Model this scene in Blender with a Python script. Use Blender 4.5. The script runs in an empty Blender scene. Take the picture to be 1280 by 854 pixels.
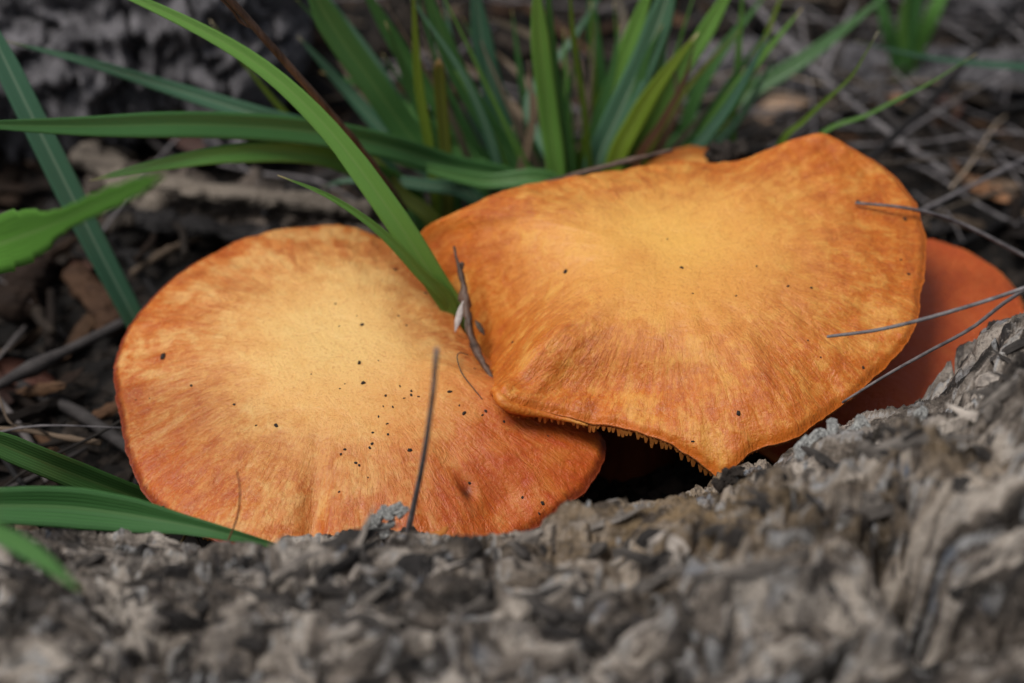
import bpy, math, random
import numpy as np
from mathutils import Vector, Matrix
from mathutils.bvhtree import BVHTree

random.seed(7)
RNG = np.random.default_rng(7)
CM = 0.01                      # every coordinate below is in centimetres, written to the mesh in metres
scene = bpy.context.scene
COL = scene.collection

# ------------------------------------------------------------------ camera
PITCH = math.radians(36.0)
DIST = 55.0
FOCUS = np.array([0.0, 0.0, 4.0])
FWD = np.array([0.0, math.cos(PITCH), -math.sin(PITCH)])
RIGHT = np.array([1.0, 0.0, 0.0])
UP = np.cross(RIGHT, FWD)
EYE = FOCUS - DIST * FWD
LENS, SENSOR = 80.0, 36.0
cam = bpy.data.cameras.new("camera")
cam.lens, cam.sensor_width = LENS, SENSOR
cam.clip_start, cam.clip_end = 0.01, 200.0
cam.dof.use_dof = True
cam.dof.focus_distance = 0.522
cam.dof.aperture_fstop = 8.0
cam_obj = bpy.data.objects.new("camera", cam)
cam_obj.location = Vector(EYE * CM)
cam_obj.rotation_euler = (math.pi / 2 - PITCH, 0, 0)
COL.objects.link(cam_obj)
scene.camera = cam_obj

# ------------------------------------------------------------------ sky, sun, exposure
SUN_EL, SUN_AZ = math.radians(64), math.radians(-118)      # azimuth from +Y, clockwise positive
world = bpy.data.worlds.new("World")
scene.world = world
world.use_nodes = True
wn = world.node_tree.nodes
wl = world.node_tree.links
bg = wn["Background"]
sky = wn.new("ShaderNodeTexSky")
sky.sky_type = 'NISHITA'
sky.sun_disc = False
sky.sun_elevation = SUN_EL
sky.sun_rotation = SUN_AZ
sky.dust_density = 4.0
sky.air_density = 1.0
hsv = wn.new("ShaderNodeHueSaturation")                    # thin overcast: paler than a clear sky
hsv.inputs["Saturation"].default_value = 0.45
wl.new(sky.outputs[0], hsv.inputs["Color"])
wl.new(hsv.outputs[0], bg.inputs["Color"])
bg.inputs["Strength"].default_value = 0.05
sun = bpy.data.lights.new("sun", 'SUN')
sun.energy = 1.5
sun.angle = math.radians(24)
sun.color = (1.0, 0.97, 0.93)
sun_obj = bpy.data.objects.new("sun", sun)
sd = Vector((math.sin(SUN_AZ) * math.cos(SUN_EL), math.cos(SUN_AZ) * math.cos(SUN_EL), math.sin(SUN_EL)))
sun_obj.rotation_euler = sd.to_track_quat('Z', 'Y').to_euler()
sun_obj.location = sd * 3
COL.objects.link(sun_obj)
vs = scene.view_settings
vs.view_transform = 'Standard'
vs.look = 'None'
vs.exposure = 0.62
vs.gamma = 1.0
vs.use_curve_mapping = False
scene.render.engine = 'CYCLES'
scene.cycles.use_denoising = True
scene.cycles.max_bounces = 4
scene.cycles.use_adaptive_sampling = False

# ------------------------------------------------------------------ pixel -> point
def ray(u, v):
    k = SENSOR / LENS / 1280.0
    return FWD + (u - 640) * k * RIGHT + (427 - v) * k * UP
def at_d(u, v, d): return EYE + ray(u, v) * d
def at_y(u, v, y):
    r = ray(u, v); return EYE + r * ((y - EYE[1]) / r[1])
def at_z(u, v, z):
    r = ray(u, v); return EYE + r * ((z - EYE[2]) / r[2])
def at_plane(u, v, o, n):
    r = ray(u, v); return EYE + r * (np.dot(o - EYE, n) / np.dot(r, n))
def to_px(p):
    q = np.asarray(p) - EYE
    d = q @ FWD; k = SENSOR / LENS / 1280.0
    return 640 + (q @ RIGHT) / d / k, 427 - (q @ UP) / d / k

# ------------------------------------------------------------------ noise
_perm = RNG.permutation(256); _perm = np.concatenate([_perm, _perm, _perm])
_grad = RNG.normal(size=(256, 3)); _grad /= np.linalg.norm(_grad, axis=1)[:, None]
_rnd = RNG.random((256, 4))
def _h(i, j, k): return _perm[_perm[_perm[i & 255] + (j & 255)] + (k & 255)]
def perlin(p):
    p = np.asarray(p, float); i = np.floor(p).astype(int); f = p - i
    w = f * f * f * (f * (f * 6 - 15) + 10); out = 0
    for dx in (0, 1):
        wx = w[..., 0] if dx else 1 - w[..., 0]
        for dy in (0, 1):
            wy = w[..., 1] if dy else 1 - w[..., 1]
            for dz in (0, 1):
                wz = w[..., 2] if dz else 1 - w[..., 2]
                g = _grad[_h(i[..., 0] + dx, i[..., 1] + dy, i[..., 2] + dz)]
                out = out + wx * wy * wz * (g[..., 0] * (f[..., 0] - dx) + g[..., 1] * (f[..., 1] - dy) + g[..., 2] * (f[..., 2] - dz))
    return out * 1.5
def fbm(p, n=4, gain=0.5, lac=2.03):
    p = np.asarray(p, float); o, a = 0, 1.0
    for k in range(n):
        o = o + a * perlin(p + 17.3 * k); p = p * lac; a *= gain
    return o
def ridged(p, n=4, gain=0.5):
    p = np.asarray(p, float); o, a = 0, 1.0
    for k in range(n):
        o = o + a * (1 - 2 * np.abs(perlin(p + 31.7 * k))); p = p * 2.07; a *= gain
    return o
def cells2(x, y, seed=0):
    """2D Voronoi: F1, F2-F1, random value of the cell."""
    i, j = np.floor(x).astype(int), np.floor(y).astype(int)
    f1 = np.full(x.shape, 9.0); f2 = np.full(x.shape, 9.0); rv = np.zeros(x.shape)
    for a in (-1, 0, 1):
        for b in (-1, 0, 1):
            r = _rnd[_h(i + a, j + b, np.full(i.shape, seed))]
            d = np.hypot(i + a + r[..., 0] - x, j + b + r[..., 1] - y)
            near = d < f1
            f2 = np.where(near, f1, np.minimum(f2, d)); rv = np.where(near, r[..., 2], rv); f1 = np.where(near, d, f1)
    return f1, f2 - f1, rv
def sstep(a, b, x):
    t = np.clip((x - a) / (b - a), 0, 1); return t * t * (3 - 2 * t)

# ------------------------------------------------------------------ mesh helpers
def make_mesh(name, verts, faces, attrs=None, smooth=True):
    """verts (n,3) cm, faces (m,k) int array or list of arrays of equal-length rows."""
    me = bpy.data.meshes.new(name)
    verts = np.asarray(verts, np.float32) * CM
    if not isinstance(faces, list): faces = [faces]
    faces = [np.asarray(f, np.int32) for f in faces if len(f)]
    me.vertices.add(len(verts)); me.vertices.foreach_set("co", verts.ravel())
    tot = sum(f.size for f in faces); npoly = sum(len(f) for f in faces)
    me.loops.add(tot); me.polygons.add(npoly)
    me.loops.foreach_set("vertex_index", np.concatenate([f.ravel() for f in faces]))
    cnt = np.concatenate([np.full(len(f), f.shape[1], np.int32) for f in faces])
    start = np.concatenate([[0], np.cumsum(cnt)[:-1]]).astype(np.int32)
    me.polygons.foreach_set("loop_start", start)
    me.polygons.foreach_set("use_smooth", np.full(npoly, smooth))
    for k, a in (attrs or {}).items():
        a = np.asarray(a, np.float32)
        if a.ndim == 1:
            me.attributes.new(k, 'FLOAT', 'POINT').data.foreach_set("value", a)
        else:
            me.attributes.new(k, 'FLOAT_VECTOR', 'POINT').data.foreach_set("vector", a.ravel())
    me.update(calc_edges=True); me.validate()
    return me
def add(name, me, mat, parent=None):
    o = bpy.data.objects.new(name, me)
    if mat and not me.materials: me.materials.append(mat)
    if parent is not None: o.parent = parent
    COL.objects.link(o); return o
def tag(o, label, cat, group=None, kind=None):
    o["label"] = label
    if cat: o["category"] = cat
    if group: o["group"] = group
    if kind: o["kind"] = kind
    return o
def thing(name, label, cat, group=None):
    o = bpy.data.objects.new(name, None); o.empty_display_size = 0.01
    COL.objects.link(o); return tag(o, label, cat, group)
def set_origin(root, p):
    """put an Empty at the thing's base, its parts staying where they are"""
    root.location = Vector(np.asarray(p) * CM)
    for c in root.children: c.location = c.location - root.location
def grid_faces(nr, nc, wrap=False):
    c = np.arange(nc if wrap else nc - 1); r = np.arange(nr - 1)
    R, C = np.meshgrid(r, c, indexing='ij'); C2 = (C + 1) % nc
    return np.stack([R * nc + C, R * nc + C2, (R + 1) * nc + C2, (R + 1) * nc + C], -1).reshape(-1, 4)
def spline(pts, n):
    """Catmull-Rom through the rows of pts, n samples"""
    P = np.asarray(pts, float)
    if len(P) == 2: return P[0] + np.linspace(0, 1, n)[:, None] * (P[1] - P[0])
    P = np.vstack([2 * P[0] - P[1], P, 2 * P[-1] - P[-2]])
    L = np.concatenate([[0], np.cumsum(np.linalg.norm(np.diff(P[1:-1, :3], axis=0), axis=1))])
    t = np.linspace(0, L[-1], n); k = np.clip(np.searchsorted(L, t, 'right') - 1, 0, len(L) - 2)
    f = ((t - L[k]) / (L[k + 1] - L[k]))[:, None]
    a, b, c, d = P[k], P[k + 1], P[k + 2], P[k + 3]
    return 0.5 * (2 * b + (c - a) * f + (2 * a - 5 * b + 4 * c - d) * f ** 2 + (3 * b - a - 3 * c + d) * f ** 3)
def tube(pts, rad, n=14, sides=7, rough=0.1, seed=0, knots=0, flat=1.0):
    """closed, tapering, slightly knobbly tube; rad = list of radii along the way"""
    P = spline(pts, n); T = np.gradient(P, axis=0); T /= np.linalg.norm(T, axis=1)[:, None]
    r = np.interp(np.linspace(0, 1, n), np.linspace(0, 1, len(rad)), rad)
    rs = np.random.default_rng(seed)
    for _ in range(knots):
        c = rs.uniform(0.1, 0.9); r = r * (1 + rs.uniform(.25, .6) * np.exp(-((np.linspace(0, 1, n) - c) / 0.035) ** 2))
    a = np.array([0, 0, 1.0]) if abs(T[0][2]) < 0.9 else np.array([1.0, 0, 0])
    N = np.cross(T[0], a); N /= np.linalg.norm(N); V = []
    for k in range(n):
        N = N - T[k] * (N @ T[k]); N /= np.linalg.norm(N); B = np.cross(T[k], N)
        for s in range(sides):
            w = 2 * math.pi * s / sides
            V.append(P[k] + r[k] * (1 + rough * rs.normal()) * (math.cos(w) * N + flat * math.sin(w) * B))
    V += [P[0] - T[0] * r[0] * .4, P[-1] + T[-1] * r[-1] * .4]
    F = grid_faces(n, sides, True); e0, e1 = n * sides, n * sides + 1; q = (n - 1) * sides
    F3 = [[e0, (s + 1) % sides, s] for s in range(sides)] + [[e1, q + s, q + (s + 1) % sides] for s in range(sides)]
    along = np.repeat(np.linspace(0, 1, n), sides); along = np.concatenate([along, [0, 1]])
    return np.array(V), [F, np.array(F3)], {"along": along}
def bvh_of(V, F4): return BVHTree.FromPolygons([tuple(v) for v in V.tolist()], F4.tolist())
def cast(bvh, u, v, lift=0.0):
    r = Vector(ray(u, v)).normalized(); h = bvh.ray_cast(Vector(EYE), r)
    if h[0] is None: return None, None
    n = h[1] if h[1].dot(r) < 0 else -h[1]
    return np.array(h[0] + n * lift), np.array(n)

# ------------------------------------------------------------------ materials
class NT:
    def __init__(s, name):
        s.m = bpy.data.materials.new(name); s.m.use_nodes = True; s.t = s.m.node_tree
        s.b = s.t.nodes["Principled BSDF"]; s.out = s.t.nodes["Material Output"]
    def n(s, kind, **kw):
        x = s.t.nodes.new(kind)
        for k, v in kw.items(): setattr(x, k, v)
        return x
    def l(s, a, b): s.t.links.new(a, b)
    def set(s, node, key, val):
        if hasattr(val, "links") or isinstance(val, bpy.types.NodeSocket): s.l(val, node.inputs[key])
        else: node.inputs[key].default_value = val
    def attr(s, name, out="Fac"): return s.n("ShaderNodeAttribute", attribute_name=name).outputs[out]
    def objco(s): return s.n("ShaderNodeTexCoord").outputs["Object"]
    def rand(s): return s.n("ShaderNodeObjectInfo").outputs["Random"]
    def noise(s, vec, scale, detail=4, rough=.55, dist=0.0):
        x = s.n("ShaderNodeTexNoise"); x.inputs["Scale"].default_value = scale; x.inputs["Detail"].default_value = detail
        x.inputs["Roughness"].default_value = rough; x.inputs["Distortion"].default_value = dist
        if vec is not None: s.l(vec, x.inputs["Vector"])
        return x.outputs["Fac"]
    def voro(s, vec, scale, out="Distance"):
        x = s.n("ShaderNodeTexVoronoi"); x.inputs["Scale"].default_value = scale; s.l(vec, x.inputs["Vector"]); return x.outputs[out]
    def map(s, vec, scale=(1, 1, 1), loc=(0, 0, 0)):
        x = s.n("ShaderNodeMapping"); x.inputs["Scale"].default_value = scale; x.inputs["Location"].default_value = loc
        s.l(vec, x.inputs["Vector"]); return x.outputs[0]
    def ramp(s, f, stops):
        x = s.n("ShaderNodeValToRGB"); e = x.color_ramp.elements
        while len(e) < len(stops): e.new(0.5)
        for q, (p, c) in zip(e, stops):
            q.position = p; q.color = (*c, 1) if len(c) == 3 else c
        s.l(f, x.inputs[0]); return x.outputs[0]
    def rng(s, f, a, b, c=0.0, d=1.0):
        x = s.n("ShaderNodeMapRange"); s.l(f, x.inputs[0])
        for k, v in zip((1, 2, 3, 4), (a, b, c, d)): x.inputs[k].default_value = v
        return x.outputs[0]
    def math(s, op, a, b=0.0):
        x = s.n("ShaderNodeMath", operation=op); s.set(x, 0, a); s.set(x, 1, b); return x.outputs[0]
    def mix(s, f, a, b, mode='MIX'):
        x = s.n("ShaderNodeMix", data_type='RGBA', blend_type=mode)
        s.set(x, 0, f)
        for k, v in ((6, a), (7, b)):
            if isinstance(v, tuple): v = (*v, 1)
            s.set(x, k, v)
        return x.outputs[2]
    def bump(s, h, dist, strength=1.0, normal=None):
        x = s.n("ShaderNodeBump"); x.inputs["Distance"].default_value = dist; x.inputs["Strength"].default_value = strength
        s.l(h, x.inputs["Height"])
        if normal is not None: s.l(normal, x.inputs["Normal"])
        return x.outputs[0]
    def done(s, col, rough=.7, normal=None, spec=.35):
        s.set(s.b, "Base Color", (*col, 1) if isinstance(col, tuple) else col)
        s.set(s.b, "Roughness", rough); s.b.inputs["Specular IOR Level"].default_value = spec
        if normal is not None: s.l(normal, s.b.inputs["Normal"])
        return s.m

def cap_material(name, pale, mid, outer, rim, rust, red):
    t = NT(name); pol = t.attr("polar", "Vector"); tint = t.n("ShaderNodeSeparateXYZ"); t.l(t.attr("tint", "Vector"), tint.inputs[0])
    sp = t.n("ShaderNodeSeparateXYZ"); t.l(pol, sp.inputs[0]); rho = sp.outputs[2]
    co = t.objco()
    n = lambda sc, d=5, r=.64, w=1.0: t.noise(co, sc, d, r, w)
    cloud, m1, m2, grain = n(30, 4, .6, .6), n(75, 5, .66, .5), n(210, 5, .66, .4), n(1300, 3, .65, 0)
    fib = t.noise(t.map(pol, (13, 13, 5)), 1.0, 5, .66, .6)               # short fibrils that run out to the margin
    fine = t.noise(t.map(pol, (38, 38, 15)), 1.0, 4, .62, .8)
    outw = t.rng(rho, .34, .66)
    mott = t.math('ADD', t.math('ADD', t.math('MULTIPLY', m1, .44), t.math('MULTIPLY', m2, .26)), t.math('ADD', t.math('MULTIPLY', t.mix(outw, m2, fib), .30), 0.0))
    edge = t.math('ADD', rho, t.math('ADD', t.rng(m1, .25, .75, -.10, .10), t.rng(cloud, .25, .75, -.12, .12)))
    c = t.ramp(edge, [(0.0, mid), (.36, mid), (.76, outer), (1.0, outer)])
    pf = t.math('ADD', tint.outputs[0], t.math('ADD', t.rng(mott, .38, .62, -.10, .10), t.rng(cloud, .3, .7, -.10, .10)))
    c = t.mix(t.rng(pf, .05, 1.0), c, pale)
    away = t.rng(rho, .22, .5)
    c = t.mix(t.math('MULTIPLY', t.math('MULTIPLY', t.rng(mott, .50, .42), t.rng(rho, .34, .72)), .62), c, rust)
    c = t.mix(t.math('MULTIPLY', t.math('MULTIPLY', t.rng(mott, .505, .58), away), .50), c, pale)
    c = t.mix(t.math('MULTIPLY', t.math('MULTIPLY', t.rng(fine, .51, .66), outw), .20), c, pale)
    c = t.mix(t.math('MULTIPLY', t.math('MULTIPLY', t.rng(fine, .48, .34), outw), .26), c, rust)
    c = t.mix(t.math('MULTIPLY', t.rng(grain, .46, .34), .30), c, rust)
    c = t.mix(t.math('MULTIPLY', t.rng(grain, .54, .66), .25), c, pale)
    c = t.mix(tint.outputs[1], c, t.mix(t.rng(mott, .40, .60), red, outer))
    c = t.mix(t.rng(t.math('ADD', rho, t.rng(fine, .3, .7, -.008, .008)), .970, .990), c, rim)
    c = t.mix(t.rng(tint.outputs[2], 0, 1), c, (.07, .018, .006))
    h = t.math('ADD', t.math('MULTIPLY', fine, .6), t.math('MULTIPLY', fib, .7))
    h = t.math('MULTIPLY', h, outw)
    h = t.math('ADD', h, t.math('ADD', t.math('MULTIPLY', grain, .16), t.math('MULTIPLY', m2, .9)))
    nrm = t.bump(h, 0.0011, .75)
    t.b.inputs["Subsurface Weight"].default_value = .12
    t.b.inputs["Subsurface Radius"].default_value = (1, .4, .12)
    t.b.inputs["Subsurface Scale"].default_value = .003
    return t.done(c, t.rng(m2, .35, .65, .34, .58), nrm, .45)

def flat_material(name, a, b, scale, rough=.8, bump=.0006, stretch=(1, 1, 1), spec=.3, vary=True):
    t = NT(name); co = t.objco()
    f = t.noise(t.map(co, stretch), scale, 5, .65, .4)
    c = t.mix(t.rng(f, .3, .7), a, b)
    if vary:
        c = t.mix(1.0, c, t.ramp(t.rand(), [(0, (.12, .12, .13)), (.6, (.42, .41, .41)), (.9, (1.1, 1.08, 1.06)), (1, (2.8, 2.75, 2.7))]), 'MULTIPLY')
    return t.done(c, rough, t.bump(f, bump, .8), spec)

def grass_material(name, base, tip, rib, root=(.12, .16, .05), veins=.45):
    t = NT(name); s = t.n("ShaderNodeSeparateXYZ"); t.l(t.attr("blade", "Vector"), s.inputs[0])
    along, across = s.outputs[0], s.outputs[1]
    vec = t.map(t.attr("blade", "Vector"), (5, 22, 1)); f = t.noise(vec, 1.0, 4, .6)
    c = t.mix(t.rng(f, .3, .7), base, tuple(min(1, x * 1.45) for x in base))
    vein = t.math('ABSOLUTE', t.math('SINE', t.math('MULTIPLY', across, 17.0)))
    c = t.mix(t.math('MULTIPLY', t.rng(vein, .5, 1.0), veins), c, tuple(x * .62 for x in base))
    c = t.mix(t.math('MULTIPLY', t.rng(t.math('ABSOLUTE', across), .13, .04), .9), c, rib)
    c = t.mix(t.rng(along, .22, .0), c, root)
    c = t.mix(t.rng(t.math('ADD', along, t.rng(f, .3, .7, -.01, .01)), .955, .99), c, tip)
    c = t.mix(1.0, c, t.ramp(t.rand(), [(0, (.78, .85, .85)), (1, (1.2, 1.1, 1.0))]), 'MULTIPLY')
    nrm = t.bump(vein, .00012 if veins > .1 else .00001, .6)
    t.done(c, .36, nrm, .55)
    tr = t.n("ShaderNodeBsdfTranslucent"); mx = t.n("ShaderNodeMixShader"); mx.inputs[0].default_value = .33
    t.l(c, tr.inputs["Color"]); t.l(t.b.outputs[0], mx.inputs[1]); t.l(tr.outputs[0], mx.inputs[2]); t.l(mx.outputs[0], t.out.inputs[0])
    return t.m

M = {}
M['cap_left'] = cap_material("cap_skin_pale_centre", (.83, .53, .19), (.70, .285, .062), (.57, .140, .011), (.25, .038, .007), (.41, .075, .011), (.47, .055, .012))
M['cap_right'] = cap_material("cap_skin_apricot", (.80, .43, .095), (.70, .285, .062), (.58, .150, .013), (.58, .14, .012), (.40, .078, .012), (.46, .10, .022))
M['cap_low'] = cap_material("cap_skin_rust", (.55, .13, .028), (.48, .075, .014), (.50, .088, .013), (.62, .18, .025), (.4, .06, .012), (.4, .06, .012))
M['gill'] = flat_material("gill_flesh", (.62, .25, .05), (.5, .16, .03), 300, .7, .0002, vary=False)
M['stem'] = flat_material("stem_flesh", (.22, .055, .016), (.14, .032, .010), 250, .75, .0006, (1, 1, .15), vary=False)
def log_material():
    t = NT("weathered_bark"); co = t.objco(); v = t.n("ShaderNodeSeparateXYZ"); t.l(t.attr("bark", "Vector"), v.inputs[0])
    cell, small, tan = v.outputs
    n1 = t.noise(t.map(co, (.5, 1, 1)), 220, 6, .68, .8); n2 = t.noise(co, 900, 4, .65); n3 = t.noise(co, 60, 4, .6, .6)
    c = t.ramp(t.math('ADD', t.math('MULTIPLY', cell, .62), t.math('MULTIPLY', n1, .50)),
               [(.24, (.010, .009, .008)), (.40, (.050, .041, .034)), (.56, (.165, .136, .112)), (.78, (.48, .42, .36))])
    c = t.mix(t.math('MULTIPLY', t.rng(tan, 0, 1), t.rng(n1, .25, .6)), c, (.28, .19, .10))
    c = t.mix(t.math('MULTIPLY', t.rng(small, .78, .92), t.rng(n1, .35, .6)), c, (.34, .34, .34))     # pale lichen crumbs
    c = t.mix(t.math('MULTIPLY', t.rng(n3, .60, .70), t.rng(small, .4, .7)), c, (.11, .135, .18))        # blue-grey lichen
    c = t.mix(t.math('MULTIPLY', t.rng(small, .22, .1), .7), c, (.035, .03, .03))
    c = t.mix(t.math('MULTIPLY', t.rng(n2, .47, .36), .5), c, (.02, .017, .015))
    c = t.mix(t.math('MULTIPLY', t.rng(n2, .55, .68), .35), c, (.45, .40, .35))
    h = t.math('ADD', n1, t.math('MULTIPLY', n2, .5))
    return t.done(c, .82, t.bump(h, .0018, 1.0), .3)
M['bark'] = log_material()
M['bark_bits'] = flat_material("bark_flake", (.04, .035, .032), (.28, .25, .22), 260, .85, .0010)
M['lichen'] = flat_material("grey_lichen", (.10, .10, .10), (.55, .55, .52), 520, .9, .0014, vary=False)
M['husk'] = flat_material("papery_husk", (.30, .26, .24), (.60, .55, .52), 420, .7, .0004, vary=False)
M['soil'] = flat_material("dark_humus", (.003, .0025, .002), (.010, .008, .007), 160, .9, .002, vary=False)
M['wood_grey'] = flat_material("weathered_wood_grey", (0.025, 0.022, 0.022), (0.085, 0.077, 0.075), 200, .8, .0006, (.12, 1, 1))
M['wood_tan'] = flat_material("dry_wood_tan", (0.045, 0.030, 0.020), (0.135, 0.100, 0.070), 180, .8, .0006, (.12, 1, 1))
M['wood_brown'] = flat_material("rotten_wood_brown", (0.018, 0.010, 0.006), (0.080, 0.043, 0.022), 170, .85, .0009, (.15, 1, 1))
M['wood_orange'] = flat_material("rotten_wood_orange", (0.060, 0.028, 0.014), (0.180, 0.095, 0.050), 170, .85, .0009, (.15, 1, 1))
M['stem_dark'] = flat_material("dead_stem_brown", (.030, .018, .013), (.17, .105, .075), 260, .5, .0005, (1, 1, .2), vary=False)
M['stem_grey'] = flat_material("dead_stem_grey", (.06, .055, .06), (.24, .22, .22), 300, .6, .0003, vary=False)
M['stem_rust'] = flat_material("dead_stem_rust", (.10, .04, .02), (.22, .10, .05), 300, .6, .0003, vary=False)
M['straw'] = flat_material("dead_straw", (0.085, 0.065, 0.049), (0.234, 0.189, 0.140), 240, .7, .0004, (.2, 1, 1))
M['leaf_dry'] = flat_material("dry_leaf", (0.055, 0.033, 0.021), (0.180, 0.125, 0.085), 130, .65, .0005)
M['leaf_red'] = flat_material("dry_leaf_red", (0.035, 0.014, 0.011), (0.095, 0.043, 0.030), 130, .65, .0005)
M['rot_grey'] = flat_material("rotten_log_grey", (0.012, 0.011, 0.013), (0.20, 0.19, 0.20), 150, .85, .0015, vary=False)
M['rot_brown'] = flat_material("rotten_branch_fibre", (.006, .005, .004), (.17, .135, .11), 55, .85, .003, (.07, 1, 1), vary=False)
M['speck'] = flat_material("black_pellet", (.010, .007, .006), (.045, .032, .024), 900, .55, .0002, vary=False)
M['crumb'] = flat_material("litter_crumbs", (0.005, 0.004, 0.0035), (0.050, 0.038, 0.030), 260, .85, .0008, vary=False)
M['g_bright'] = grass_material("grass_bright", (.155, .345, .070), (.5, .42, .2), (.21, .40, .10))
M['g_mid'] = grass_material("grass_mid", (.075, .205, .058), (.35, .28, .12), (.14, .29, .09))
M['g_blue'] = grass_material("grass_blue", (.085, .205, .125), (.3, .27, .16), (.27, .40, .28))
M['g_yellow'] = grass_material("grass_yellow", (.17, .27, .03), (.7, .6, .4), (.24, .34, .06), (.16, .10, .03))
M['herb'] = grass_material("herb_leaf", (.13, .31, .05), (.2, .3, .08), (.22, .42, .10), (.13, .31, .05), .04)
M['g_olive'] = grass_material("grass_olive", (.12, .15, .025), (.3, .2, .08), (.15, .18, .05), (.12, .08, .03))
M['g_dead'] = grass_material("grass_dead", (.22, .17, .12), (.18, .13, .09), (.25, .2, .14), (.16, .10, .06))
M['g_red'] = grass_material("grass_brown", (.14, .065, .035), (.2, .1, .05), (.2, .1, .06), (.10, .06, .03))

# ------------------------------------------------------------------ ground
def soil_h(x, y):
    p = np.stack([np.asarray(x, float), np.asarray(y, float), np.zeros_like(np.asarray(x, float))], -1)
    near = np.exp(-(np.hypot(p[..., 0], p[..., 1] - 5) / 90) ** 2)
    return (0.75 * fbm(p / 6.0, 3) + 0.22 * fbm(p / 1.1 + 9, 3)) * near + 2.0 * (1 - near) * perlin(p / 300)
def soil1(x, y): return float(soil_h(np.array([x]), np.array([y]))[0])
def axis(lo, hi, step, far):
    core = np.arange(lo, hi + 1e-6, step); k = step * 1.35 ** np.arange(1, 40); k = np.cumsum(k); k = k[k < far]
    return np.concatenate([lo - k[::-1], core, hi + k])
gx, gy = axis(-26, 26, .22, 4000), axis(-8, 44, .22, 4000)
GX, GY = np.meshgrid(gx, gy)
GZ = soil_h(GX, GY)
GV = np.stack([GX, GY, GZ], -1).reshape(-1, 3)
GF = grid_faces(len(gy), len(gx))
o = add("ground", make_mesh("ground", GV, GF), M['soil'])
o["kind"] = "structure"; o["label"] = "dark damp woodland soil under the leaf litter"

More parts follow.
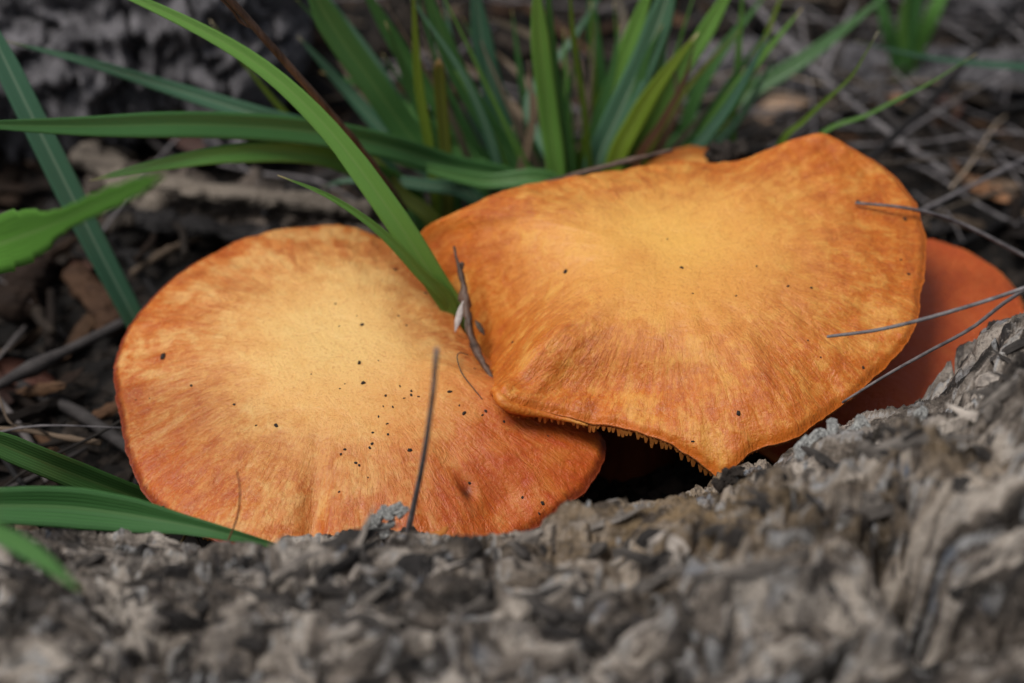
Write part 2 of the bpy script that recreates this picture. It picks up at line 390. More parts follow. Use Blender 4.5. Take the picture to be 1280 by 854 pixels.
# ------------------------------------------------------------------ mushrooms
def make_cap(outline, cpx, cz, tilt, roll, H, p, tints, bumps, nr=150, na=640, S=3.0, dip=None, noise=0.07, thick=.55, rimw=.004, lipthick=0.0):
    """outline: (u, v, margin height along the cap normal); a surface in polar form about the centre cpx"""
    n = np.array([math.sin(roll), -math.sin(tilt), math.cos(tilt)]); n /= np.linalg.norm(n)
    O = at_z(*cpx, cz)
    ex = np.cross(np.array([0, 1.0, 0]), n); ex /= np.linalg.norm(ex); ey = np.cross(n, ex)
    L = []
    for (u, v, m) in outline:
        q = at_plane(u, v, O + n * m, n) - O
        L.append((q @ ex, q @ ey, m))
    L = np.array(L); L = np.vstack([L[-3:], L, L[:3]])
    C = spline(L, 3000)
    ang = np.unwrap(np.arctan2(C[:, 1], C[:, 0])); rad = np.hypot(C[:, 0], C[:, 1])
    th = np.linspace(0, 2 * math.pi, na, endpoint=False)
    lo, hi = ang[250], ang[-250]
    if hi < lo: ang, rad, C = ang[::-1], rad[::-1], C[::-1]
    ang = np.maximum.accumulate(ang)
    tt = np.mod(th - ang[len(ang) // 2] + math.pi, 2 * math.pi) - math.pi + ang[len(ang) // 2]
    R = np.interp(tt, ang, rad); mh = np.interp(tt, ang, C[:, 2])
    cs, sn = np.cos(th), np.sin(th)
    R = R * (1 + rimw * 2.2 * fbm(np.stack([cs * 7, sn * 7, 0 * cs], -1), 3) + rimw * perlin(np.stack([cs * 34, sn * 34, 0 * cs + 3], -1)))
    rho = np.concatenate([np.linspace(0, .86, int(nr * .72), endpoint=False), .86 + .14 * (1 - (1 - np.linspace(0, 1, nr - int(nr * .72))) ** 1.6)])
    RH, TH = np.meshgrid(rho, th, indexing='ij')
    X, Y = RH * R * np.cos(TH), RH * R * np.sin(TH)
    h = H * (1 - RH ** p) + mh * RH ** S
    for (u, v, a, sx, sy, rot) in bumps:
        q = at_plane(u, v, O + n * H * .7, n) - O; bx, by = q @ ex, q @ ey
        c, s = math.cos(rot), math.sin(rot); dx, dy = X - bx, Y - by
        h = h + a * np.exp(-((dx * c + dy * s) / sx) ** 2 - ((-dx * s + dy * c) / sy) ** 2)
    P3 = np.stack([X, Y, 0 * X], -1)
    out = sstep(.15, .7, RH)
    pol = np.stack([np.cos(TH), np.sin(TH), RH], -1)
    h = h + noise * out * fbm(P3 / 1.7 + 3, 3) + noise * .7 * sstep(.4, .85, RH) * fbm(pol * np.array([4.5, 4.5, 2.2]), 3) \
          + noise * .45 * (perlin(pol * np.array([15, 15, 2.5])) * sstep(.6, .95, RH))
    h = h - .10 * sstep(.955, 1.0, RH) ** 2
    top = O + X[..., None] * ex + Y[..., None] * ey + h[..., None] * n
    # underside
    rl = np.array([1.0, .97, .85, .6, .3, .0]) ; rlow = [top[-1] - n * .09]
    low = []; eu, ev = to_px(top[-1]); ed = .10 + (lipthick * np.exp(-((eu - 640) / 38) ** 2) * (ev > 440))[:, None] * 1.0
    for r_ in rl:
        k = np.argmin(np.abs(rho - r_)); d = .10 + thick * (1 - r_ ** 2)
        q = top[k].copy()
        if r_ == 1.0: q = q - n * ed - (X[-1, :, None] * ex + Y[-1, :, None] * ey) * .004
        else: q = q - n * d
        low.append(q)
    low = np.array(low)
    V = np.concatenate([top.reshape(-1, 3), low.reshape(-1, 3)])
    F = grid_faces(len(rho) + len(rl), na, True)
    T = np.zeros(X.shape + (3,))
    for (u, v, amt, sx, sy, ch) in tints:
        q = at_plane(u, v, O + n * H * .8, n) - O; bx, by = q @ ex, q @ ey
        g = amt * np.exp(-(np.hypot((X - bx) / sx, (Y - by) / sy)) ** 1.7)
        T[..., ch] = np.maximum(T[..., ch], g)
    z = len(low.reshape(-1, 3))
    pl = np.concatenate([pol.reshape(-1, 3), np.tile([0, 0, .92], (z, 1))])
    tn = np.concatenate([T.reshape(-1, 3), np.zeros((z, 3))])
    info = dict(top=top, low=low, O=O, n=n, th=th, rho=rho, rl=rl, ex=ex, ey=ey, R=R)
    return V, F, {"polar": pl, "tint": tn}, info
def gill_mesh(info, theta, depth=.42, tip=.17, r0=.3, w=.022):
    na = len(info['th']); k = int(round(theta / (2 * math.pi) * na)) % na
    n = info['n']; t = -math.sin(theta) * info['ex'] + math.cos(theta) * info['ey']
    rs = [r0, .6, .85, .97, 1.0]; ds = [depth * .5, depth, depth * .85, tip * 1.3, tip]
    low = info['low'][:, k, :]; order = info['rl']
    V = []
    for r_, d in zip(rs, ds):
        a = np.array([np.interp(r_, order[::-1], low[::-1, c]) for c in range(3)])
        if r_ == 1.0: a = a + n * .03
        for s in (-1, 1):
            V.append(a + n * .03 + t * w * s * 1.25); V.append(a - n * d + t * w * s * (1.0 if r_ < 1 else .4))
    V = np.array(V); F = []
    for i in range(4):
        b = i * 4; c = b + 4
        F += [[b, c, c + 1, b + 1], [b + 2, b + 3, c + 3, c + 2], [b + 1, c + 1, c + 3, b + 3]]
    F += [[0, 1, 3, 2], [16, 18, 19, 17]]
    return V, np.array(F)
def gills_joined(info, thetas):
    Vs, Fs, k = [], [], 0
    for a in thetas:
        v, f = gill_mesh(info, a, tip=.06); Vs.append(v); Fs.append(f + k); k += len(v)
    return make_mesh("gills", np.concatenate(Vs), np.concatenate(Fs), smooth=False)
def mushroom(name, label, capdata, mat, foot, r_top, r_bot, vis=None, seed=0, group=None):
    V, F, A, info = capdata
    root = thing(name, label, "mushroom", group)
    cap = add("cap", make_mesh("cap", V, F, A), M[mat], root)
    cen = info['low'][-1, 0] - info['n'] * .28
    mid = cen * .72 + np.asarray(foot) * .28 - info['n'] * .5
    v, f, a = tube([cen, cen - info['n'] * .5, mid, foot], [r_top * 1.25, r_top, r_bot * .95, r_bot * 1.1], 26, 28, .012, seed)
    add("stem", make_mesh("stem", v, f, a), M['stem'], root)
    th = np.linspace(0, 2 * math.pi, 260, endpoint=False)
    if vis:
        sel = [a for a in th if vis(a)]
        for a in sel:
            a2 = a + random.uniform(-.006, .006)
            gv, gf = gill_mesh(info, a2, tip=.20 + .10 * math.sin(a2 * 23) * math.sin(a2 * 61 + 1) + random.uniform(-.04, .05), w=random.uniform(.046, .062)); add("gill", make_mesh("gill", gv, gf, smooth=False), M['gill'], cap)
        rest = [a for a in th if not vis(a)]
    else: rest = th
    if vis:
        eu, ev = to_px(info['top'][-1]); sel = [k for k in range(len(eu)) if 617 < eu[k] < 735 and ev[k] > 470]; sel.sort(key=lambda k: eu[k])
        P = np.array([info['top'][-1, k] - info['n'] * .10 for k in sel[::4]])
        v, f, a = tube(P, [.10, .15, .14, .10, .06, .03], 30, 14, .05, 5); z = len(v)
        add("rolled_rim", make_mesh("rolled_rim", v, f, {"polar": np.tile([.4, -.6, .9], (z, 1)), "tint": np.zeros((z, 3))}), M['cap_right'], cap)
    g = add("gills", gills_joined(info, rest), M['gill'], cap); g["kind"] = "stuff"
    bvh = bvh_of(V[:len(info['rho']) * len(info['th'])], F[:(len(info['rho']) - 1) * len(info['th'])])
    set_origin(root, foot)
    return root, bvh, info

left_outline = [(142, 470, 0), (149, 425, 0), (175, 385, 0), (220, 343, 0), (280, 305, 0), (340, 286, 0), (400, 278, 0), (450, 282, 0), (500, 310, 0), (535, 350, -.1),
                (570, 395, -.15), (602, 438, -.2), (650, 480, -.25), (700, 508, -.3), (742, 532, -.3), (757, 560, -.3), (742, 598, -.35), (706, 632, -.4), (662, 660, -.45),
                (600, 692, -.3), (520, 706, -.2), (440, 712, -.1), (350, 702, 0), (270, 676, 0), (210, 642, 0), (172, 600, 0), (153, 540, 0)]
LC = make_cap(left_outline, (445, 478), 3.2, math.radians(7), 0, 1.05, 2.2,
              [(425, 425, 1.0, 3.0, 3.7, 0), (672, 645, .75, .9, .5, 0), (735, 550, 1.0, 3.2, 3.2, 1), (610, 585, .6, 2.4, 2.4, 1), (180, 600, .4, 1.4, 2.4, 1), (582, 590, .95, .13, .22, 2)],  # right-side reds: own pinkish tone plus shaded bounce light painted into the colour
              [(430, 425, -.12, 1.4, 1.4, 0), (583, 590, -.2, .16, .3, .5), (390, 640, -.28, .30, 1.6, 0), (300, 640, .15, 1.0, 1.5, 0), (480, 600, .12, 1.0, 1.2, 0), (610, 620, -.15, .5, 1.2, -.4)])
right_outline = [(622, 476, .0), (632, 497, -.1), (690, 516, -.5), (745, 534, -.75), (800, 552, -.85), (850, 571, -.9), (885, 586, -.9), (902, 592, -.9), (918, 582, -.75), (945, 563, -.6),
                 (990, 548, -.4), (1040, 512, -.3), (1100, 462, -.2), (1138, 420, -.1), (1152, 370, 0), (1158, 312, 0), (1150, 265, .1), (1122, 220, .3), (1078, 186, .7), (1030, 166, .9),
                 (990, 172, .8), (950, 190, .4), (900, 198, .1), (850, 197, 0), (800, 205, 0), (740, 216, 0), (680, 224, 0), (620, 241, 0), (560, 266, -.4), (520, 290, -1.2),
                 (498, 330, -2.4), (508, 392, -3.2), (542, 444, -3.5), (578, 474, -3.1), (604, 481, -1.5)]
RC = make_cap(right_outline, (835, 345), 5.0, math.radians(8), 0, .75, 2.4,
              [(830, 300, 1.0, 2.5, 2.3, 0), (801, 322, .30, .45, .4, 1), (610, 345, .35, .8, 1.4, 1)],
              [(830, 300, -.18, 1.8, 1.8, 0), (770, 512, .55, 2.1, .75, -.12), (745, 452, -.22, 2.0, .40, -.05), (640, 440, -.2, .5, .8, .5), (900, 555, -.15, .35, 1.2, 0), (960, 480, .12, 1.0, 1.5, .3)], noise=.085, lipthick=.32)
third_outline = [(1120, 297, -.2), (1158, 294, 0), (1190, 302, 0), (1235, 326, 0), (1268, 352, 0), (1285, 395, 0), (1280, 450, 0), (1255, 520, 0), (1200, 580, 0), (1120, 610, 0), (1030, 600, -.2),
                 (950, 560, -.3), (910, 500, -.3), (930, 400, -.3), (990, 330, -.3), (1060, 305, -.3)]
TC = make_cap(third_outline, (1110, 445), 2.2, math.radians(9), .03, .55, 2.2, [], [], nr=90, na=400, noise=.05)
fourth_outline = [(800, 212, -.2), (822, 196, -.1), (845, 185, 0), (870, 180, 0), (893, 183, 0), (915, 192, -.1), (940, 205, -.2), (955, 225, -.2), (940, 250, -.2), (880, 262, -.2), (820, 250, -.2), (800, 232, -.2)]
QC = make_cap(fourth_outline, (875, 222), 3.4, math.radians(2), 0, .10, 2.2, [], [], nr=50, na=220, noise=.02, thick=.3)

def lip(info):
    def f(a):
        k = int(a / (2 * math.pi) * len(info['th'])); u, v = to_px(info['top'][-1, k]); return 672 < u < 905 and v > 470
    return f
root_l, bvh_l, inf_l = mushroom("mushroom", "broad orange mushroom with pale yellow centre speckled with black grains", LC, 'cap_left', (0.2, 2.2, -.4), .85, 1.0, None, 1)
root_r, bvh_r, inf_r = mushroom("mushroom", "wavy apricot mushroom whose folded rim with toothed gills overlaps its neighbour", RC, 'cap_right', (2.6, .9, -.4), 1.15, 1.45, lip(RC[3]), 2)
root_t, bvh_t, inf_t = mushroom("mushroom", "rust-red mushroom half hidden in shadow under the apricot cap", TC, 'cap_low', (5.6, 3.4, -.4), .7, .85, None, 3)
root_q, bvh_q, inf_q = mushroom("mushroom", "small mushroom peeping out behind the apricot cap at the grass", QC, 'cap_right', (4.6, 8.4, -.4), .35, .45, None, 4)
print("depths", {k: round(float((i['top'][-1] - EYE) @ FWD if False else ((i['O'] - EYE) @ FWD)), 2) for k, i in (('L', inf_l), ('R', inf_r), ('T', inf_t), ('Q', inf_q))})
for nm, bv, q in (("Lfront", bvh_l, (440, 660)), ("Lright", bvh_l, (700, 600)), ("Rlip", bvh_r, (890, 580)), ("Rlow", bvh_r, (980, 545)), ("T", bvh_t, (1200, 440)), ("Lcr", bvh_l, (590, 430)), ("Rcr", bvh_r, (600, 425)), ("Rtip", bvh_r, (640, 480)), ("Ltip", bvh_l, (640, 500))):
    p, _ = cast(bv, *q)
    print(nm, None if p is None else (round(float((p - EYE) @ FWD), 2), p.round(2)))

# ------------------------------------------------------------------ the log in front
crest = [(-420, 720), (-250, 705), (-100, 692), (0, 680), (100, 680), (180, 694), (260, 700), (340, 690), (440, 682), (560, 682), (650, 676), (740, 668), (830, 648), (900, 622), (940, 600), (985, 592),
         (1060, 574), (1130, 548), (1190, 522), (1225, 480), (1280, 424), (1400, 360), (1550, 320), (1750, 300)]
RL = 11.0
def log_axis():
    cu = np.array([c[0] for c in crest], float); cv = np.array([c[1] for c in crest], float)
    dep = np.interp(cu, [-420, 0, 640, 1000, 1280, 1750], [48.2, 48.8, 48.8, 49.2, 50.6, 51.5])
    P = np.array([at_d(u, v - 3, d) for u, v, d in zip(cu, cv, dep)])
    return P
LP = log_axis()
sx = np.concatenate([np.linspace(LP[0, 0], -13.5, 24, endpoint=False), np.arange(-13.5, 13.6, .048), np.linspace(13.7, LP[-1, 0], 30)])
ph = np.radians(np.concatenate([np.linspace(-180, -28, 60, endpoint=False), np.arange(-28, 98, .29), np.linspace(98.3, 180, 36, endpoint=False)]))
cy, cz_ = np.interp(sx, LP[:, 0], LP[:, 1]), np.interp(sx, LP[:, 0], LP[:, 2])
ker = np.hanning(15); ker /= ker.sum()
cyS = np.convolve(np.pad(cy, 7, 'edge'), ker, 'valid'); czS = np.convolve(np.pad(cz_, 7, 'edge'), ker, 'valid')
cr = np.stack([sx, cyS, czS], -1)
vd = cr - EYE; vd[:, 0] = 0; vd /= np.linalg.norm(vd, axis=1)[:, None]       # viewing direction in the cross-section plane
nc = np.stack([np.zeros(len(sx)), -vd[:, 2], vd[:, 1]], -1)                   # outward normal at the crest
axisc = cr - RL * nc
PH, SI = np.meshgrid(ph, np.arange(len(sx)), indexing='ij')
Nn = np.cos(PH)[..., None] * nc[SI] - np.sin(PH)[..., None] * vd[SI]
base = axisc[SI] + RL * Nn
s_, a_ = base[..., 0], RL * PH
P3 = np.stack([s_, a_, 0 * s_ + .5], -1)
warp = np.stack([fbm(P3 / 2.2, 3), fbm(P3 / 2.2 + 40, 3)], -1)
ws, wa = s_ + .9 * warp[..., 0], a_ + .8 * warp[..., 1]
f1, e1, r1 = cells2(ws / 2.1, wa / 1.25, 1)
f2, e2, r2 = cells2(ws / .80 + 5, wa / .52, 2)
_, e3, r3 = cells2(ws / .22 + 9, wa / .17, 3)
lay = ridged(np.stack([ws / 2.6, wa / .85, 0 * ws], -1), 4)
right = sstep(2.0, 8.0, s_)
def terrace(x, k):
    y = x * k; f = np.floor(y); return (f + .25 * (y - f) + .75 * sstep(.72, .95, y - f)) / k
pl = fbm(np.stack([ws / 3.6, wa / 1.5, 0 * ws], -1), 3)
fib = ridged(np.stack([(s_ + .5 * warp[..., 1]) / 1.7, wa / .42, 0 * ws + 3], -1), 4)
blk = fbm(np.stack([ws / 1.5, wa / .7, 0 * ws + 8], -1), 3)
soft = fbm(np.stack([ws / 1.3 + 20, wa / .9, 0 * ws], -1), 2)
disp = .85 * terrace(pl, 2.2) + .34 * terrace(blk, 1.8) * (1 - .35 * right) + .20 * soft + (.05 + .10 * right) * fib + (.04 + .12 * right) * lay \
       - .55 * (1 - sstep(0, .08, e1)) - .16 * (1 - sstep(0, .10, e2)) + .05 * fbm(np.stack([s_ / .5, a_ / .28, 0 * s_], -1), 3) + .05 * ridged(np.stack([s_ / .55, wa / .16, 0 * s_ + 2], -1), 2) + .05 * (r3 - .5) - .05 * (1 - sstep(0, .2, e3)) + (.25 + .40 * right) * fbm(P3 / 3.8 + 7, 2)
disp = disp * (.55 + .45 * sstep(.0, .35, np.abs(PH)))                     # the worn edge along the crest is less torn
def hole(u, v, a, wu, wv, rot=0.0):
    """a hollow in the wood, found by where its mouth lies on the smooth log"""
    q = np.stack(to_px_arr(base), -1); c, s = math.cos(rot), math.sin(rot)
    dx, dy = q[..., 0] - u, q[..., 1] - v
    g = np.exp(-((dx * c + dy * s) / wu) ** 2 - ((-dx * s + dy * c) / wv) ** 2); g = np.where(np.abs(PH) < 1.9, g, 0)
    return a * g
def to_px_arr(p):
    q = p - EYE; d = q @ FWD; k = SENSOR / LENS / 1280.0
    return 640 + (q @ RIGHT) / d / k, 427 - (q @ UP) / d / k
disp = disp + hole(1130, 712, -3.2, 30, 66, -.35) + hole(1235, 765, -2.4, 75, 26, .05) + hole(1150, 610, .45, 110, 45, .2) + hole(960, 770, .4, 70, 50) \
       + hole(300, 790, .35, 60, 40) + hole(130, 760, -.5, 60, 20, .2) + hole(1090, 820, .5, 60, 45) + hole(830, 690, .25, 50, 30) + hole(890, 720, -.35, 30, 18)
LV = base + Nn * disp[..., None]
LF = grid_faces(len(ph), len(sx)); LF = np.concatenate([LF, np.stack([np.arange(len(sx) - 1) + (len(ph) - 1) * len(sx), np.arange(len(sx) - 1), np.arange(1, len(sx)), np.arange(1, len(sx)) + (len(ph) - 1) * len(sx)], -1)[:, ::-1]])
LF = LF[:, ::-1]
uu, vv = to_px_arr(base)
tanz = np.where(np.abs(PH) < 1.9, np.exp(-((uu - 850) / 190) ** 2 - ((vv - 665) / 60) ** 2) + .6 * np.exp(-((uu - 1190) / 90) ** 2 - ((vv - 610) / 40) ** 2), 0)
cn = fbm(np.stack([ws / 1.7 + 50, wa / .7, 0 * ws], -1), 4)
bark = np.stack([np.clip(.5 + .80 * cn + .25 * (r3 - .5), 0, 1), r3, tanz], -1)
log = thing("fallen_log", "weathered grey fallen log with crumbling cracked bark in front of the mushrooms", "log")
caps_ = []
lo_ = add("bark", make_mesh("bark", LV.reshape(-1, 3), LF, {"bark": bark.reshape(-1, 3)}), M['bark'], log)
for side, col in ((-1, 0), (1, -1)):                       # the sawn ends, far outside the picture
    ring = LV[:, col, :]; c = ring.mean(0)
    V = np.vstack([ring, c]); k = len(ring); F = np.array([[i, (i + 1) % k, k] for i in range(k)])
    add("end_face", make_mesh("end_face", V, F, smooth=False), M['wood_brown'], log)
r_hi = (PH > -.45) & (PH < 1.75)
sub = LV[(ph > -.47) & (ph < 1.75)][::3, 24:-30:3]
bvh_log = bvh_of(sub.reshape(-1, 3), grid_faces(sub.shape[0], sub.shape[1]))

def chunk(seed, n=2, ax=(1, .6, .35), rough=.35, smooth=False):
    rs = np.random.default_rng(seed); V = []; NU, NVv = 9, 6
    for j in range(NVv):
        f = math.pi * (j + .5) / NVv
        for i in range(NU):
            w = 2 * math.pi * i / NU; V.append((math.sin(f) * math.cos(w), math.sin(f) * math.sin(w), math.cos(f)))
    V = np.array(V); V = np.vstack([V, [0, 0, 1], [0, 0, -1]])
    V = np.sign(V) * np.abs(V) ** .7
    V = V * (1 + rough * fbm(V * 1.3 + seed * 7.7, 3)[:, None]) * np.array(ax) * .5
    F4 = grid_faces(NVv, NU, True); t, b = NVv * NU, NVv * NU + 1; q = (NVv - 1) * NU
    F3 = np.array([[t, i, (i + 1) % NU] for i in range(NU)] + [[b, q + (i + 1) % NU, q + i] for i in range(NU)])
    return make_mesh("chunk", V, [F4[:, ::-1], F3], smooth=smooth)
chunks = [chunk(s, ax=(1, random.uniform(.45, .8), random.uniform(.2, .4))) for s in range(10)]
for m_ in chunks: m_.materials.append(M['bark_bits'])
def place(me, name, p, nrm, size, mat=None, parent=None, spin=None, sink=0.0):
    z = Vector(nrm).normalized(); a = Vector((random.gauss(0, 1), random.gauss(0, 1), random.gauss(0, 1)))
    if spin is not None: a = Vector(spin)
    x = (a - z * a.dot(z)).normalized(); y = z.cross(x)
    o = bpy.data.objects.new(name, me); COL.objects.link(o)
    if mat and not me.materials: me.materials.append(mat)
    mw = Matrix((x, y, z)).transposed().to_4x4(); mw.translation = Vector((np.asarray(p) - np.asarray(nrm) * sink) * CM)
    o.matrix_world = mw @ Matrix.Diagonal((size, size, size, 1))
    if parent is not None: o.parent = parent
    return o
k = 0
while k < 170:
    u = random.uniform(-20, 1300); c_v = np.interp(u, [c[0] for c in crest], [c[1] for c in crest])
    v = c_v + abs(random.gauss(0, 1)) * 95 - 6
    if v > 900: continue
    p, n_ = cast(bvh_log, u, v)
    if p is None: continue
    n_ = n_ + np.array([random.gauss(0, .45) for _ in range(3)]); n_ /= np.linalg.norm(n_)
    place(random.choice(chunks), "bark_flake", p, n_, random.uniform(.25, .9) * random.uniform(.4, 1), None, log, (1, random.gauss(0, .4), random.gauss(0, .4)), .02)
    k += 1

def splinter(seed):
    rs = np.random.default_rng(seed); P = [(x, rs.normal(0, .03), rs.normal(0, .03)) for x in (-.5, -.15, .2, .5)]
    me = make_mesh("splinter", *tube(P, [.02, .075, .06, .008], 9, 6, .25, seed, 0, .45), smooth=False); me.materials.append(M['bark_bits']); return me
splinters = [splinter(900 + i) for i in range(8)]
k = 0
while k < 70:
    u = random.uniform(-20, 1300); v = np.interp(u, [c[0] for c in crest], [c[1] for c in crest]) + abs(random.gauss(0, 1)) * 80 - 10
    p, n_ = cast(bvh_log, u, v)
    if p is None: continue
    n_ = n_ + np.array([random.gauss(0, .3) for _ in range(3)]); n_ /= np.linalg.norm(n_)
    place(random.choice(splinters), "splinter", p, n_, random.uniform(.6, 2.2), None, log, (1, random.gauss(0, .35), random.gauss(0, .35)), -.02); k += 1

# ------------------------------------------------------------------ things lying on the log
clods = [chunk(70 + s, ax=(1, .8, .7), rough=.6) for s in range(3)]
for m_ in clods: m_.materials.append(M['crumb'])
lich = [chunk(50 + s, ax=(1, .7, .55), rough=.6) for s in range(4)]
for m_ in lich: m_.materials.append(M['lichen'])
lr = thing("lichen_flake", "crumbly pale grey lichen flake on the log edge beside the dark stem", "lichen")
for (u, v, s) in ((466, 652, .34), (474, 647, .30), (484, 642, .34), (494, 638, .36), (503, 641, .28), (480, 664, .34), (487, 657, .26), (458, 660, .16), (471, 660, .22)):
    p = at_d(u, v, 48.9); place(random.choice(lich), "lobe", p, (random.gauss(0, .3), -.5, .8), s, None, lr)
set_origin(lr, at_d(480, 672, 48.9))
for i, (u, v, s, d) in enumerate(((1005, 553, .45, 49.6), (1022, 541, .5, 49.6), (1040, 530, .38, 49.6), (1052, 545, .4, 49.5), (1076, 524, .42, 49.7), (1068, 538, .5, 49.6), (1030, 556, .5, 49.4), (1000, 566, .4, 49.4), (1150, 512, .4, 49.6))):
    tag(place(random.choice(lich), "bark_crumb", at_d(u, v + 6, d), (0, -.4, .9), s), "pale knobbly bark crumb on the log edge below the rust-red cap", "bark crumb", "bark crumbs on the log edge")
for i, (u, v, s) in enumerate(((908, 596, .4), (922, 590, .42), (915, 604, .5), (930, 600, .35), (900, 606, .4))):
    tag(place(random.choice(clods), "soil_clod", at_d(u, v, 49.5), (random.gauss(0, .4), -.4, .8), s * .8), "dark soil clod wedged between the log and the apricot cap corner", "soil clod", "soil clods on the log edge")
v_, f_, a_t = tube([at_d(518, 676, 48.6), at_d(535, 671, 48.7), at_d(552, 666, 48.8), at_d(558, 659, 48.9)], [.05, .09, .1, .05], 12, 8, .06, 3, 0, .5)
tag(add("mushroom_scrap", make_mesh("mushroom_scrap", v_, f_, a_t), M['gill']), "small curled orange scrap of mushroom lying on the log edge", "mushroom scrap")

# ------------------------------------------------------------------ black grains on the caps
grain_m = [chunk(80 + s, ax=(1, (.5, .65, .8, .6, .9)[s % 5], .6), rough=.5, smooth=True) for s in range(8)]
for m_ in grain_m: m_.materials.append(M['speck'])
big_l = [(453, 406, 6), (449, 454, 7), (454, 479, 8), (345, 532, 6), (562, 490, 7), (580, 517, 7), (508, 407, 4), (498, 395, 3), (500, 483, 4), (514, 489, 4), (514, 494, 4), (523, 496, 4), (482, 495, 4),
         (505, 498, 3), (491, 509, 4), (473, 521, 5), (484, 530, 4), (485, 543, 4), (466, 541, 4), (465, 555, 4), (462, 560, 4), (431, 562, 4), (426, 568, 4), (512, 563, 5), (574, 507, 4), (603, 519, 4),
         (607, 514, 4), (630, 527, 4), (685, 545, 4), (494, 337, 7), (532, 367, 6), (593, 461, 4), (473, 451, 3), (431, 480, 3), (425, 486, 3), (479, 508, 3), (419, 380, 3), (446, 395, 3), (424, 408, 3), (445, 579, 4),
         (449, 582, 4), (424, 615, 4), (678, 629, 6), (674, 642, 4), (653, 622, 4), (239, 482, 4), (293, 506, 4), (320, 532, 3), (204, 635, 5), (460, 597, 3), (587, 604, 4), (170, 500, 2), (187, 498, 2), (389, 468, 3), (420, 380, 2)]
big_r = [(707, 340, 7), (852, 335, 8), (923, 517, 8), (641, 428, 4), (1014, 360, 5), (985, 358, 4), (1136, 343, 6), (1131, 274, 7), (1072, 253, 8), (920, 370, 3), (946, 333, 3), (1010, 426, 3), (1026, 447, 3), (866, 552, 4), (834, 299, 3), (1126, 325, 3), (1079, 460, 4), (866, 367, 3)]
for lst, bv, lab, grp in ((big_l, bvh_l, "tiny black grain lying on the mushroom cap with the pale yellow centre", "black grains on the pale-centred cap"), (big_r, bvh_r, "tiny black grain lying on the wavy apricot mushroom cap", "black grains on the apricot cap")):
    for (u, v, s) in lst:
        p, n_ = cast(bv, u, v)
        if p is None: continue
        tag(place(random.choice(grain_m), "black_grain", p, n_, s * .0185 * random.uniform(.75, 1.1)), lab, "grain", grp)
p, n_ = cast(bvh_l, 204, 446)
tag(place(grain_m[0], "beetle_shell", p, n_, .22), "glossy black beetle shell alone near the left rim of the pale-centred cap".replace("left ", ""), "beetle shell")

# ------------------------------------------------------------------ grass
def blade_mesh(pts, width, n=34, twist=0.0, fold=.22, point=.35, clip=0.0, base=.55, roll=0.0, serr=0.0, prof=None):
    """pts: world points root -> tip; width cm at the widest"""
    P = spline(pts, n); T = np.gradient(P, axis=0); T /= np.linalg.norm(T, axis=1)[:, None]
    t = np.linspace(0, 1, n)
    w = np.interp(t, [0, .12, .5, 1 - point, 1], [base, .8, 1, .92, .92 if clip else 1]) * width * .5
    taper = np.clip((1 - t) / max(point, 1e-3), 0, 1); w = w * (taper ** .75 * (1 - clip) + clip * np.clip(taper * 12, .35, 1) if clip else taper ** .75)
    if prof: w = np.interp(t, np.linspace(0, 1, len(prof)), prof) * width * .5
    if serr: w = w * (1 + serr * (((t * 11) % 1) - .5))
    w = np.maximum(w, .012)
    view = P - EYE; view /= np.linalg.norm(view, axis=1)[:, None]
    W = np.cross(T, view); W /= np.linalg.norm(W, axis=1)[:, None]; Nn_ = np.cross(W, T)
    tw = twist + roll * (t - .5); c, s = np.cos(tw)[:, None], np.sin(tw)[:, None]
    W, Nn_ = W * c + Nn_ * s, Nn_ * c - W * s
    Nn_ = np.where(((Nn_ * -view).sum(1) < 0)[:, None], -Nn_, Nn_)
    xs = np.array([-1, -.66, -.33, -.08, .08, .33, .66, 1]); V, A = [], []
    up = []
    for x in xs: up.append(P + W * (w * x)[:, None] + Nn_ * (w * fold * (abs(x) - .5))[:, None])
    up = np.array(up).transpose(1, 0, 2); th = .014
    dn = up - Nn_[:, None, :] * th
    ring = np.concatenate([up, dn[:, ::-1]], 1); m = ring.shape[1]
    ac = np.concatenate([xs, xs[::-1]])
    A = np.stack([np.repeat(t, m), np.tile(ac, n), np.zeros(n * m)], -1)
    F = grid_faces(n, m, True)
    h = len(xs); q = (n - 1) * m
    E = [[i, m - 1 - i, m - 2 - i, i + 1] for i in range(h - 1)] + [[q + i, q + i + 1, q + m - 2 - i, q + m - 1 - i] for i in range(h - 1)]
    return make_mesh("blade", ring.reshape(-1, 3), [F, np.array(E)], {"blade": A})
PXC = .0187
def pix_pts(lst, mode):
    f = {'y': at_y, 'z': at_z, 'd': at_d}[mode]
    return [f(*q) for q in lst]
